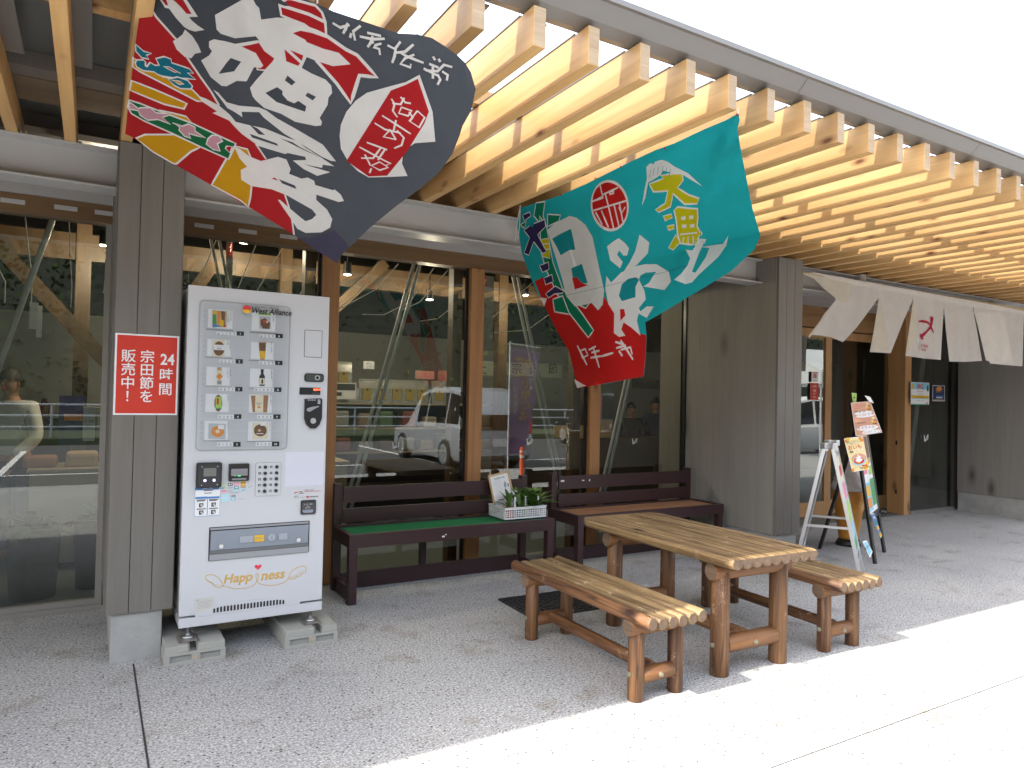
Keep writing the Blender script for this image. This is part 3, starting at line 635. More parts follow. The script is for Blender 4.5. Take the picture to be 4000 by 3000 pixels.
# ------------------------------------------------------------------ log table and benches
def log(name, p0, p1, r, m, parent, n=22, cham=.006, wob=0):
    mb = MB().tube(p0, p1, r, r*.985, n=n, cham=cham, cmi=1); return mb.build(name, [m, M['log_end']], parent)
def bolt(parent, p, d):
    p, d = V(p), V(d); MB().tube(p, p+d*.006, .014, n=14).tube(p+d*.006, p+d*.013, .009, n=6).build('bolt', M['bolt'], parent)
def log_bench():
    t = thing('log_bench', 'reddish log bench with round slats in front of the black drain mat', 'bench', (2.50, 2.59, 0), radians(-.8), 'low log benches at the picnic table')
    L = 1.33
    for i in range(6):
        x = -.161+i*.0645; zc = .455-.034+(.004 if i in (0, 5) else 0)
        mb = MB(); n = 20; pr = []
        for k in range(n):
            a = 2*pi*k/n; px_, pz = cos(a)*.0308, sin(a)*.0335
            if i not in (0, 5): pz = min(pz, .0275)
            pr.append((px_, pz))
        mb.v = []; vs = []
        for y, s in ((0, .86), (.007, 1), (L-.007, 1), (L, .86)): vs += [(x+a*s, y, zc+b*s) for a, b in pr]
        fs = [(k*n+j, k*n+(j+1)%n, (k+1)*n+(j+1)%n, (k+1)*n+j) for k in range(3) for j in range(n)]
        mb.add(vs, fs, 0, True); mb.add(vs[:n], [tuple(range(n))[::-1]], 1); mb.add(vs[-n:], [tuple(range(n))], 1)
        mb.build('seat_log', [M['log_top'] if i not in (0,) else M['log_y'], M['log_end']], t)
    for y in (.165, 1.165):
        log('cross_log', (-.185, y, .368), (.185, y, .368), .046, M['log_x'], t)
        for x in (-.125, .135):
            log('leg', (x, y, 0), (x, y, .372), .041, M['log_z'], t)
            bolt(t, (x-.041 if x < 0 else x+.041, y, .135), (-1 if x < 0 else 1, 0, 0))
        log('rail', (-.10, y, .118), (.11, y, .118), .040, M['log_x'], t)
    log('stretcher', (.005, .19, .128), (.005, 1.14, .128), .034, M['log_y'], t)
    bolt(t, (.005, .127, .118), (0, -1, 0))
    return t
bn = log_bench()
b2 = copy_tree(bn); b2.location = (3.985, 2.60, 0); b2.rotation_euler = (0, 0, radians(-2.6)); b2["label"] = 'yellower log bench on the far right side of the picnic table'
tb = thing('picnic_table', 'weathered log picnic table between the two log benches', 'table', (3.225, 2.60, 0), radians(-1.6))
m = MB(); n = 9; W = .69; w = W/n; pr = [(-W/2, .675-.012), (-W/2+.012, .675), (W/2-.012, .675), (W/2, .675-.012)]
for i in range(n-1, -1, -1):
    cx = -W/2+w*(i+.5)
    for k in range(0, 9): a = -pi*k/8; pr.append((cx+cos(a)*w/2*.985, .649+sin(a)*.030))
def outline(y, s, d=0): return [(x*s, y, z-(d if z > .66 else 0)) for x, z in pr]
rings = [outline(0, .955, .004), outline(.02, .985), outline(.05, 1), outline(1.32, 1), outline(1.41, .86)]
N = len(pr); vs = [p for r in rings for p in r]
m.add(vs, [(k*N+j, k*N+(j+1)%N, (k+1)*N+(j+1)%N, (k+1)*N+j) for k in range(len(rings)-1) for j in range(N)], 0)
m.add(rings[0], [tuple(t3) for t3 in tessellate_polygon([[V(p) for p in rings[0]]])], 1); m.add(rings[-1], [tuple(t3) for t3 in tessellate_polygon([[V(p) for p in rings[-1]]])], 1)
for i in range(1, n): x = -W/2+w*i; m.box(x-.0012, .02, .6745, x+.0012, 1.32, .6757, 2)
m.build('tabletop', [M['log_top'], M['log_end'], mat('plank_gap', (.09,.045,.02), .8)], tb)
for y in (.19, 1.14):
    log('cross_log', (-.30, y, .570), (.30, y, .570), .050, M['log_x'], tb, n=26)
    for x in (-.225, .235):
        log('leg', (x, y, 0), (x, y, .575), .052, M['log_z'], tb, n=26); bolt(tb, (x+(.052 if x > 0 else -.052), y, .17), (1 if x > 0 else -1, 0, 0))
    log('rail', (-.19, y, .162), (.20, y, .162), .049, M['log_x'], tb)
log('stretcher', (0, .22, .17), (0, 1.11, .17), .042, M['log_y'], tb); bolt(tb, (0, .141, .162), (0, -1, 0))

# ------------------------------------------------------------------ dark brown benches
def dark_bench(x0, x1, y0, y1, lab, seat):
    t = thing('slatted_bench', lab, 'bench', (x0, y0, 0), 0, 'dark brown benches along the windows'); L = x1-x0; D = y1-y0; B = M['dkbrown']
    f = MB(); f.cbox(0, 0, .402, L, .035, .498, .002); f.cbox(0, D-.05, .402, L, D-.015, .498, .002); f.cbox(.0005, .036, .402, .035, D-.051, .498, .002); f.cbox(L-.035, .036, .402, L-.0005, D-.051, .498, .002)
    f.build('seat_frame', B, t)
    if seat == 'turf': MB().box(.036, .037, .44, L-.036, D-.052, .482).build('turf_mat', M['turf'], t)
    else:
        s_ = MB(); 
        for k in range(14): s_.cbox(.036+k*(L-.072)/14+.001, .037, .45, .036+(k+1)*(L-.072)/14-.001, D-.052, .486, .002)
        s_.build('seat_slats', M['slat'], t)
    for x, nm in ((.004, 'leg'), (L-.064, 'leg')):
        MB().cbox(x, .003, 0, x+.06, .063, .4015, .002).build(nm, B, t)
    for x in (.004, L-.079): MB().cbox(x+.012, D-.01, 0, x+.072, D+.045, .81, .002).build('back_post', B, t)
    MB().cbox(L*.42, D-.012, .13, L*.42+.05, D+.03, .4015, .002).build('middle_leg', B, t)
    MB().cbox(.08, D-.03, .665, L-.08, D-.0105, .785, .002).build('back_rail', B, t); MB().cbox(.08, D-.03, .512, L-.08, D-.0105, .62, .002).build('back_rail', B, t)
    b = MB(); b.cbox(.08, D-.0095, 0, L-.08, D+.02, .125, .002); b.cbox(.03, .064, 0, .055, D-.0105, .10, .002); b.cbox(L-.055, .064, 0, L-.03, D-.0105, .10, .002); b.build('base_rail', B, t)
    return t
db1 = dark_bench(1.592, 3.337, 4.92, 5.36, 'dark brown bench with green turf seat right of the vending machine', 'turf')
db2 = dark_bench(3.60, 5.345, 4.95, 5.40, 'dark brown bench with worn reddish slat seat behind the picnic table', 'slat')
for (x, z, w, h) in ((.10, .735, .037, .016), (.34, .735, .024, .008), (.42, .728, .010, .019)): MB().box(x, .415, z, x+w, .4195, z+h).build('torn_sticker', M['white'], db2)
for (x, z, w, h) in ((.72, .425, .022, .012), (.745, .440, .012, .008)): MB().box(x, -.0008, z, x+w, -.0002, z+h).build('torn_sticker', M['white'], db1)

# ------------------------------------------------------------------ basket with seedlings and signs
bk = thing('seedling_basket', 'white lattice plastic basket on the right end of the turf bench', 'basket', (2.915, 5.02, .499), 0)
BW, BD, BH = .40, .27, .088
m = MB(); wp = M['white']
def lattice(O, U, L, H, Nn, skip=None):
    O, U, Nn = V(O), V(U), V(Nn); c = .0115; w = .0055; nx = int(L/.0215); st = L/nx
    def bar(a, b, c0, c1): m.prism([(a, c0), (b, c0), (b, c1), (a, c1)], O, U, Z3, Nn, .003)
    bar(0, L, 0, .012); bar(0, L, H-.012, H)
    for k in range(nx+1): x = min(max(k*st-w/2, 0), L-w); bar(x, x+w, .0121, H-.0121)
    for k in range(1, 4): z = .012+(H-.024)*k/4; m.prism([(0, z-w/2), (L, z-w/2), (L, z+w/2), (0, z+w/2)], O+Nn*.0005, U, Z3, Nn, .002)
lattice((0,0,0), X3, BW, BH, Y3); lattice((0,BD,0), X3, BW, BH, -Y3); lattice((0,.0031,0), Y3, BD-.0062, BH, X3); lattice((BW,.0031,0), Y3, BD-.0062, BH, -X3)
m.box(.004, .004, 0, BW-.004, BD-.004, .003); m.cbox(-.006, -.006, BH, BW+.006, .004, BH+.008, .002); m.cbox(-.006, BD-.004, BH, BW+.006, BD+.006, BH+.008, .002); m.cbox(-.006, .0045, BH, .004, BD-.0045, BH+.008, .002); m.cbox(BW-.004, .0045, BH, BW+.006, BD-.0045, BH+.008, .002)
m.build('basket_shell', wp, bk)
for i, (x, y, rs, lw, n, L, mt, lab) in enumerate(((.09, .07, 3, .032, 9, .30, 'c_red', 'strap leaved seedling in a red pot at the left front of the basket'), (.20, .08, 8, .038, 11, .29, 'c_green', 'broad bladed seedling in a green pot in the basket middle'),
        (.27, .17, 12, .048, 34, .27, 'c_red', 'bushy green seedling at the back of the basket'), (.33, .09, 17, .045, 30, .26, 'c_green', 'bushy seedling in a green pot at the right end of the basket'))):
    t = thing('seedling', lab, 'plant', (2.915+x, 5.02+y, .503), 0, 'seedlings in the white basket')
    MB().lathe((0,0,0), [(0,0),(.032,0),(.042,.078),(.045,.078),(.045,.083),(.039,.083),(.037,.07),(0,.07)], 20).build('pot', M[mt], t)
    f = MB(); leafy(f, (0,0,.07), n, L, lw, rs, .75, droop=.3)
    if n > 20: leafy(f, (0,0,.17), 26, .12, .05, rs+50, .3); f.tube((0,0,.06), (.01,0,.16), .003, n=6)
    f.build('foliage', M['leaf'], t)
    MB().box(.02, -.032, .07, .036, -.030, .17).text('ミョウガ'[:2], (.0225, -.0325, .14), X3, Z3, .009, 1).build('plant_label', [M['white'], M['ink']], t)
zf = zoom(1880, 1820, 6.913)
pf = thing('picture_frame', 'light wood frame with a printed page leaning in the white basket', 'frame', tuple(V((2.95, 5.24, .54))), 0)
FW_, FH = .215, .30
m = MB()
for a in ((0,0,FW_,.016), (0,FH-.016,FW_,FH), (0,.0165,.016,FH-.0165), (FW_-.016,.0165,FW_,FH-.0165)): m.cbox(a[0], 0, a[1], a[2], .014, a[3], .002)
m.build('frame_moulding', mat('light_frame', (.55,.38,.2), .5), pf)
m = MB().box(.0165, .006, .0165, FW_-.0165, .008, FH-.0165)
m.text('宗田節のお話', (FW_/2, .0052, FH-.05), X3, Z3, .018, 1, 1)
for k in range(13): m.box(.035, .0052, .235-k*.014, .035+(.07 if k % 4 == 3 else .085), .0056, .2365-k*.014, 2)
m.add([(.135,.0053,.19),(.15,.0053,.225),(.165,.0053,.20),(.158,.0053,.165),(.142,.0053,.165)], [(0,1,2,3,4)], 2); m.add([(.172,.0053,.175),(.178,.0053,.20),(.186,.0053,.19),(.184,.0053,.165)], [(0,1,2,3)], 1)
m.build('printed_page', [M['white'], M['ink'], M['grey']], pf); pf.rotation_euler = (radians(-10), radians(-9), radians(4))
cd = thing('card_sign', 'white card with a pink speech bubble standing in the basket', 'sign', (3.005, 5.19, .52), 0)
m = MB().box(0, 0, 0, .145, .004, .185); m.box(.004, -.004, .03, .15, -.001, .17, 0)
m.tube((.045, -.0045, .125), (.045, -.0048, .125), .046, n=28, mi=3); m.tube((.045, -.0049, .125), (.045, -.0052, .125), .0435, n=28, mi=0)
m.text('ご購入は', (.045, -.0056, .128), X3, Z3, .016, 1, 1); m.text('レジへ', (.045, -.0056, .108), X3, Z3, .016, 1, 1); m.box(.09, -.0046, .1, .14, -.0042, .102, 2); m.text('にどうぞ', (.11, -.0046, .055), X3, Z3, .022, 1, 1)
m.build('card', [M['lgrey'] if False else M['white'], M['ink'], M['c_blue'], M['c_pink']], cd)

# ------------------------------------------------------------------ drain mat
dm = MB(); 
MW, MD, HX = .56, .50, .040
m = MB(); nx, ny = 13, 11; sx, sy = MW/nx, MD/ny
for i in range(nx+1): x = min(i*sx, MW-.014); m.box(x, 0, 0, x+.014, MD, .010)
for k in range(ny+1): y = min(k*sy, MD-.014); m.box(0, y, .0002, MW, y+.014, .0118)
m.box(.001, .001, -.001, MW-.001, MD-.001, .0022, 1)
o = m.build('drain_mat', [mat('mat_black', (.022,.022,.024), .6), mat('mat_dark_hole', (.02,.02,.02), .9)]); o.location = (2.60, 4.08, .001); o.rotation_euler = (0,0,radians(-2)); tag(o, 'square black rubber lattice mat lying behind the reddish log bench', 'mat')

# ------------------------------------------------------------------ vending machine
VX0, VX1, VY, VZ0, VZ1 = .445, 1.240, 4.33, .18, 2.088
vm = thing('vending_machine', 'tall white vending machine standing on two concrete blocks', 'vending machine', (VX0, VY, 0))
def VP(mb, name, mats, parent=None, **k):
    o = mb.build(name, mats, parent or vm, **k)
    o.matrix_parent_inverse = (Matrix.Translation(vm.location)).inverted(); return o
def sub(mb, name, mats, par):
    o = mb.build(name, mats, par); return o
Vp = Px((0, VY, 0), (0, -1, 0)); z6 = zoom(650, 1050, 2.2114); z7 = zoom(650, 1750, 1.8433); z9 = zoom(750, 1780, 4.096)
def W(z, x, y, off=0): p = Vp.p(*z(x, y)); return V((p.x, VY-off, p.z))
VP(MB().cbox(VX0+.004, VY+.045, VZ0+.06, VX1-.004, VY+.66, VZ1-.004, .006), 'cabinet', M['vm'])
VP(MB().box(VX0-.0, VY+.041, VZ0+.055, VX1, VY+.0445, VZ1), 'door_gasket', M['black'])
dmb = MB(); dmb.cbox(VX0, VY, VZ0+.062, VX1, VY+.040, VZ1, .006); door_o = VP(dmb, 'door', M['vm'])
pl = MB(); pl.cbox(VX0, VY-.004, VZ0, VX1, VY+.6, VZ0+.052, .004); VP(pl, 'plinth', M['vm'])
# arched grille
g = MB(); x0, x1 = W(z7, 150, 1240).x+.04, W(z7, 960, 1140).x; zb = VZ0+.053
arc = [(x0+(x1-x0)*i/24, zb+.012+.046*sin(pi*i/24)**.8) for i in range(25)]
g.prism([(x0, zb)]+arc+[(x1, zb)], (0, VY-.001, 0), X3, Z3, -Y3, .0035, 0)
for i in range(22):
    xx = x0+(x1-x0)*(.17+.66*i/21); hh = min(.03, .046*sin(pi*(xx-x0)/(x1-x0))**.8-.004)
    if hh > .008: g.prism([(xx-.0055, zb+.012+.0), (xx+.0055, zb+.012), (xx+.0055, zb+.010+hh), (xx+.003, zb+.013+hh), (xx-.003, zb+.013+hh), (xx-.0055, zb+.010+hh)], (0, VY-.0046, 0), X3, Z3, -Y3, .0008, 1)
VP(g, 'grille', [M['vm'], M['ink']])
def rrect(x0, z0, x1, z1, r, n=6):
    P_ = []
    for cx, cz, a0 in ((x1-r, z1-r, 0), (x0+r, z1-r, 90), (x0+r, z0+r, 180), (x1-r, z0+r, 270)):
        P_ += [(cx+r*cos(radians(a0+90*i/n)), cz+r*sin(radians(a0+90*i/n))) for i in range(n+1)]
    return P_
def vplate(mb, x0, z0, x1, z1, r, off, t, mi=0): mb.prism(rrect(min(x0,x1), min(z0,z1), max(x0,x1), max(z0,z1), r), (0, VY-off, 0), X3, Z3, -Y3, t, mi); return mb
# display window
a = W(z6, 290, 268); c = W(z6, 1058, 1560)
wx0, wx1 = a.x-.002, W(z6, 1075, 330).x; wz1 = (W(z6, 300, 266).z+W(z6, 1060, 326).z)/2; wz0 = (W(z6, 255, 1575).z + W(z6, 1035, 1562).z)/2
DM = [mat('display_back', (.56,.575,.60), .5), mat('card_white', (.80,.81,.82), .5), M['ink'], mat('display_rim', (.36,.37,.38), .35)]
dw = MB(); vplate(dw, wx0, wz0, wx1, wz1, .028, .0005, .003, 3); vplate(dw, wx0+.007, wz0+.007, wx1-.007, wz1-.007, .022, .0036, .0008, 0)
dwo = VP(dw, 'display_window', DM)
k_ = [0]
def nxt(): k_[0] += 1; return .0047+.00002*k_[0]
inner = MB(); IM = [DM[0], DM[1], M['ink'], M['lgrey'], M['c_red'], M['c_yel'], M['c_green'], M['c_brown'], M['c_orange'], M['c_cream'], M['c_blue'], M['c_kraft'], M['c_tan'], M['grey'], M['c_pink'], M['c_lime']]
def quad6(x0, y0, x1, y1, mi):
    o = nxt(); p = W(z6, x0, y0, o); q = W(z6, x1, y1, o); inner.add([p, V((q.x, p.y, p.z)), q, V((p.x, p.y, q.z))], [(0,3,2,1)], mi); return p, q
def poly6(pts, mi): o = nxt(); inner.flat([W(z6, x, y, o) for x, y in pts], mi)
rows = [(335, 520), (600, 760), (840, 1010), (1070, 1240), (1305, 1480)]
# rows of shelf windows and product cards; photo rows slope, so cards are measured left and right separately
for col, (xa, xb) in enumerate(((350, 560), (725, 930))):
    dyc = (0, 16)[col]
    for r in range(5):
        y0 = ((345,605,845,1078,1312),(370,632,860,1085,1318))[col][r]; y1 = y0+(175,155,165,160,165)[r]
        xs = -r*8 if True else 0
        quad6(xa-8+xs, y1+8, xb+20+xs, y1+10, 13)
        for k in range(4):
            yy = y0+8+k*44
            for gx in ((xb+44+xs, xb+104+xs) if col == 0 else (xb+18+xs,)): quad6(gx, yy, gx+24, yy+22, 3); quad6(gx+2, yy+3, gx+22, yy+22, 0)
            if col == 0: quad6(xa-28+xs, yy, xa-8+xs, yy+22, 3)
        quad6(xa+12+xs, y0, xb+xs-(0 if r else -8), y1, 1)
# price tapes
for (x, y, price, no) in ((432,560,'¥1190','1'),(800,580,'¥500','6'),(456,800,'¥220','2'),(797,813,'¥500','7'),(452,1040,'¥870','3'),(755,1044,'¥1000','8'),(443,1276,'¥380','4'),(781,1277,'¥990','9'),(436,1515,'¥150','5'),(769,1512,'¥150','10')):
    n = len(price); wch = 33.5
    quad6(x, y-17, x+wch*n+4, y+17, 1)
    for i, ch in enumerate(price):
        o = nxt(); p = W(z6, x+wch*(i+.5), y+11, o); inner.text(ch, p, X3, Z3, .0175, 2, 1)
    quad6(x+wch*n+6, y-20, x+wch*n+68, y+20, 2); o = nxt(); p = W(z6, x+wch*n+37, y+11, o); inner.text(no, p, X3, Z3, .0175, 1, 1, True)
# product pictures
def E6(cx, cy, rx, ry, mi, n=20): poly6([(cx+rx*cos(2*pi*i/n), cy+ry*sin(2*pi*i/n)) for i in range(n)], mi)
quad6(397, 360, 515, 508, 12); E6(415, 375, 18, 18, 5); poly6([(398,400),(425,390),(430,480),(400,500)], 6); poly6([(440,375),(465,370),(460,480),(440,470)], 8); poly6([(470,365),(505,375),(500,490),(475,480)], 7); poly6([(398,470),(440,490),(480,500),(400,508)], 10); poly6([(455,430),(495,450),(490,500),(460,490)], 5); quad6(490, 485, 512, 503, 4)
quad6(793, 382, 898, 405, 15); poly6([(800,410),(895,415),(900,520),(850,524),(800,515)], 3); poly6([(810,440),(850,425),(895,470),(885,522),(830,515),(808,480)], 7); poly6([(830,450),(860,445),(850,480)], 4); E6(868, 460, 8, 10, 9)
poly6([(398,615),(500,612),(498,760),(396,755)], 9); E6(452, 690, 48, 62, 7); quad6(408, 655, 498, 705, 1); quad6(430, 672, 480, 676, 2); quad6(436, 688, 474, 694, 2)
poly6([(795,632),(858,634),(848,780),(830,785),(806,780)], 7); poly6([(800,710),(854,712),(848,780),(806,778)], 5); quad6(797, 632, 857, 642, 12)
quad6(436, 855, 474, 1002, 9); quad6(436, 852, 474, 880, 12); poly6([(455,900),(486,930),(455,960),(427,930)], 8); quad6(438, 965, 473, 998, 13)
poly6([(812,868),(838,868),(836,905),(848,930),(846,1012),(802,1012),(800,930),(814,905)], 2); quad6(804, 945, 845, 1000, 9); quad6(818, 955, 832, 992, 2)
E6(446, 1160, 34, 72, 7); quad6(424, 1105, 474, 1210, 15); quad6(432, 1118, 450, 1170, 4); quad6(426,1200,472,1212,6)
poly6([(727,1095),(878,1092),(866,1240),(742,1238)], 11); quad6(766, 1094, 832, 1240, 9); o = nxt(); inner.text('Dashi', W(z6, 797, 1165, o), X3, Z3, .012, 2, 1); inner.text('pota', W(z6, 797, 1178, o), X3, Z3, .010, 2, 1); E6(797, 1195, 14, 9, 8)
poly6([(362,1335),(512,1340),(506,1472),(360,1465)], 3); E6(440, 1405, 56, 48, 8); E6(440, 1405, 18, 16, 9); quad6(445, 1350, 495, 1385, 1)
poly6([(740,1330),(875,1328),(872,1465),(742,1470)], 9); E6(808, 1395, 56, 52, 7); E6(800, 1395, 14, 12, 12); quad6(810, 1330, 855, 1355, 1); quad6(775, 1420, 835, 1426, 1)
for (x, y, s_, n) in ((553,372,'うるめの干物',6),(530,372,'えんがわ宗田節',7),(922,398,'かつお角煮',5),(548,625,'土佐清水産だし',6),(528,625,'かき節',3),(905,645,'姫かつお宗田節',6),(548,865,'土佐清水産',5),(528,865,'だしが良くでる',6),(905,880,'宗田節万能だし',6),(530,1092,'宗田節めし',5),(900,1100,'焼だし香るスープ',7),(530,1328,'おいもドーナツ',6),(888,1328,'チョコドーナツ',6)):
    for i, ch in enumerate(s_[:n]): o = .0047+.00002*(k_[0]+1); inner.text(ch, W(z6, x, y+15*i, o), X3, Z3, .0085, 2, 1)
k_[0] += 2
sub(inner, 'product_panel', IM, dwo)
# glass over the display
gm = MB(); vplate(gm, wx0+.006, wz0+.006, wx1-.006, wz1-.006, .022, .016, .001); sub(gm, 'display_glass', M['acryl'], dwo)
# logo on the glass
lg = MB(); o = .0178; c = W(z6, 690, 353, o); R0 = .0235
lg.prism([(R0*cos(radians(a)), R0*sin(radians(a))) for a in range(0, 181, 12)] + [(-R0*.5, -.005), (-R0*.25, .003), (0, -.005), (R0*.25, .003), (R0*.5, -.005)], c, X3, Z3, -Y3, .0005, 1)
lg.prism([(R0*cos(radians(a)), R0*sin(radians(a))) for a in range(180, 361, 12)], c, X3, Z3, -Y3, .0004, 2)
lg.text('West Alliance', W(z6, 722, 383, o), (W(z6, 1040, 392)-W(z6, 722, 378)).normalized()*0+X3, (Z3+X3*.22), .047, 0, 0, True, .86); lg.text('GOOD SMILE SERVICE', W(z6, 720, 334, o), X3, Z3, .0165, 0, 0)
VP(lg, 'logo', [M['ink'], M['c_red'], M['c_yel']])
# access panel, lock, LED, coin unit
ap = MB(); p, q = W(z6, 1198, 530), W(z6, 1338, 765); vplate(ap, p.x-.003, q.z-.003, q.x+.003, p.z+.003, .006, .0002, .0006, 1); vplate(ap, p.x, q.z+.0, q.x, p.z, .004, .0009, .001, 0); VP(ap, 'access_panel', [M['vm'], M['ink']])
lk = MB(); p, q = W(z6, 1192, 902), W(z6, 1356, 980); vplate(lk, p.x, q.z, q.x, p.z, .016, .001, .008, 0); vplate(lk, p.x+.006, q.z+.006, q.x-.006, p.z-.006, .013, .0095, .001, 1)
cc = W(z6, 1298, 942); lk.tube((cc.x, VY-.010, cc.z), (cc.x, VY-.019, cc.z), .0155, n=20, mi=2); lk.tube((cc.x, VY-.0192, cc.z), (cc.x, VY-.0198, cc.z), .009, n=16, mi=0); VP(lk, 'lock', [M['black'], mat('lock_inset', (.06,.07,.065), .3), M['alu']])  # dark grey inset face within the black lock surround
ld = MB(); p, q = W(z6, 1150, 1024), W(z6, 1328, 1090); vplate(ld, p.x, q.z, q.x, p.z, .004, .001, .004, 0); ld.text('販売中', W(z6, 1299, 1052, .0056), X3, Z3, .0145, 1, 1, True); a_, b_ = W(z6, 1255, 1068), W(z6, 1322, 1086); vplate(ld, a_.x, b_.z, b_.x, a_.z, .001, .0052, .0006, 2); VP(ld, 'price_display', [M['black'], mat('led_red', (1,.1,.02), .5, emit=(1,.10,.03), es=1.2), mat('led_dark', (.05,.05,.06), .3)])
cn_ = MB(); pts = [(1192,1125),(1330,1118),(1342,1130),(1338,1290),(1318,1345),(1285,1378),(1240,1378),(1205,1345),(1188,1295)]
cn_.prism([(W(z6,x,y).x, W(z6,x,y).z) for x, y in pts][::-1], (0, VY-.001, 0), X3, Z3, -Y3, .014, 0)
pts = [(1205,1225),(1230,1235),(1290,1200),(1312,1192),(1308,1184),(1250,1192),(1210,1204)]
cn_.prism([(W(z6,x,y).x, W(z6,x,y).z) for x, y in pts], (0, VY-.0155, 0), X3, Z3, -Y3, .005, 1)
cc = W(z6, 1260, 1312); cn_.tube((cc.x, VY-.015, cc.z), (cc.x, VY-.024, cc.z), .017, n=22, mi=2); cc2 = W(z6, 1310, 1135)
for i in range(4): cq = W(z6, 1222+i*18, 1133); cn_.tube((cq.x, VY-.015, cq.z), (cq.x, VY-.0155, cq.z), .005, n=12, mi=1)
for i in range(4): cn_.box(cc2.x-.006, VY-.0157, cc2.z-i*.007, cc2.x+.01, VY-.0152, cc2.z+.003-i*.007, 3)
VP(cn_, 'coin_unit', [M['black'], M['grey'], M['alu'], M['white']])
# white notice sheet (right), small company plate
ns = MB(); p, q = W(z7, 858, 30), W(z7, 1128, 268); ns.add([V((p.x, VY-.0006, p.z)), V((q.x, VY-.0006, p.z)), V((q.x, VY-.0006, q.z)), V((p.x, VY-.0006, q.z))], [(0,3,2,1)]); VP(ns, 'blank_notice_sheet', mat('sheet_white', (.60,.61,.69), .35))
cs = MB(); a_, b_ = W(z9, 1800, 574, .0008), W(z9, 2055, 574, .0008); cs.box(a_.x, VY-.0012, a_.z-.0016, b_.x, VY-.0006, a_.z+.0012, 1)
cs.add([W(z9,1635,608,.001), W(z9,1635,596,.001), W(z9,1665,580,.001), W(z9,1688,578,.001), W(z9,1688,588,.001), W(z9,1668,592,.001)], [(0,1,2,3,4,5)], 1)
E9 = W(z9, 1708, 580, .001); cs.prism([(.004*cos(i), .004*sin(i)) for i in [2*pi*j/12 for j in range(12)]], E9, X3, Z3, -Y3, .0003, 3)
cs.text('West', W(z9, 1722, 585, .001), X3, Z3, .0085, 0, 0, True); cs.text('Alliance', W(z9, 1716, 608, .001), X3, Z3, .0085, 0, 0, True); cs.text('管理No. 10548', W(z9, 1800, 560, .001), X3, Z3, .0085, 0); cs.text('株式会社', W(z9, 1632, 657, .001), X3, Z3, .007, 0); cs.text('ウエスト アライアンス', W(z9, 1632, 682, .001), X3, Z3, .0078, 0)
p, q = W(z9, 1832, 645, .001), W(z9, 1866, 672, .001); cs.box(p.x, VY-.0012, q.z, q.x, VY-.0007, p.z, 1); cs.text('0120-454-248', W(z9, 1874, 668, .0012), X3, Z3, .0112, 0, 0, True, .85); VP(cs, 'company_sticker', [M['ink'], M['red'], M['white'], M['c_yel']])
# card reader, bill slot, keypad
def panel(z, x0, y0, x1, y1, r, t, name, mi=M['black']): p, q = W(z, x0, y0), W(z, x1, y1); return p, q
cr = MB(); p, q = W(z9, 66, 112), W(z9, 462, 500); vplate(cr, p.x, q.z, q.x, p.z, .012, .001, .022, 0); vplate(cr, p.x+.008, q.z+.008, q.x-.008, p.z-.008, .009, .0235, .002, 1)
a_, b_ = W(z9, 178, 195), W(z9, 375, 318); cr.box(a_.x, VY-.027, b_.z, b_.x, VY-.0256, a_.z, 2)
for x, y in ((152,172),(402,165),(142,466),(392,456)): c = W(z9, x, y); cr.tube((c.x, VY-.0256, c.z), (c.x, VY-.0275, c.z), .0028, n=10, mi=4)
for x, y in ((196,390),(342,384)): c = W(z9, x, y); cr.tube((c.x, VY-.0256, c.z), (c.x, VY-.029, c.z), .0075, n=18, mi=3)
VP(cr, 'card_reader', [M['black'], mat('reader_face', (.03,.03,.035), .25), mat('lcd', (.16,.17,.155), .25), mat('reader_button', (.7,.7,.95), .3, emit=(.6,.6,1), es=.35), M['lgrey']])
ct = MB(); p, q = W(z9, 586, 130), W(z9, 905, 396); vplate(ct, p.x, q.z, q.x, p.z, .006, .001, .016, 0); a_, b_ = W(z9, 615, 205), W(z9, 875, 310); ct.cbox(a_.x, VY-.03, b_.z, b_.x, VY-.0172, a_.z, .003, 1)
a_, b_ = W(z9, 635, 325), W(z9, 860, 340); ct.box(a_.x, VY-.0175, b_.z, b_.x, VY-.0171, a_.z, 2)
for x in (680, 735, 760): c = W(z9, x, 318); ct.box(c.x-.003, VY-.0185, c.z-.0015, c.x+.003, VY-.0172, c.z+.0015, 3)
a_, b_ = W(z9, 630, 358), W(z9, 860, 380); ct.cbox(a_.x, VY-.021, b_.z, b_.x, VY-.0172, a_.z, .002, 1)
VP(ct, 'bill_slot', [M['black'], mat('bill_grey', (.22,.22,.24), .3), mat('slot_dark', (.004,.004,.004), .5), mat('led_green', (.1,1,.3), .5, emit=(.1,1,.3), es=1.0)])
kp = MB(); p, q = W(z9, 1022, 116), W(z9, 1412, 630); vplate(kp, p.x-.0012, q.z-.0012, q.x+.0012, p.z+.0012, .010, .0003, .0008, 1); vplate(kp, p.x, q.z, q.x, p.z, .009, .0012, .0015, 0)
kpo = VP(kp, 'keypad', [M['vm'], M['ink'], M['white']])
kpt = MB()
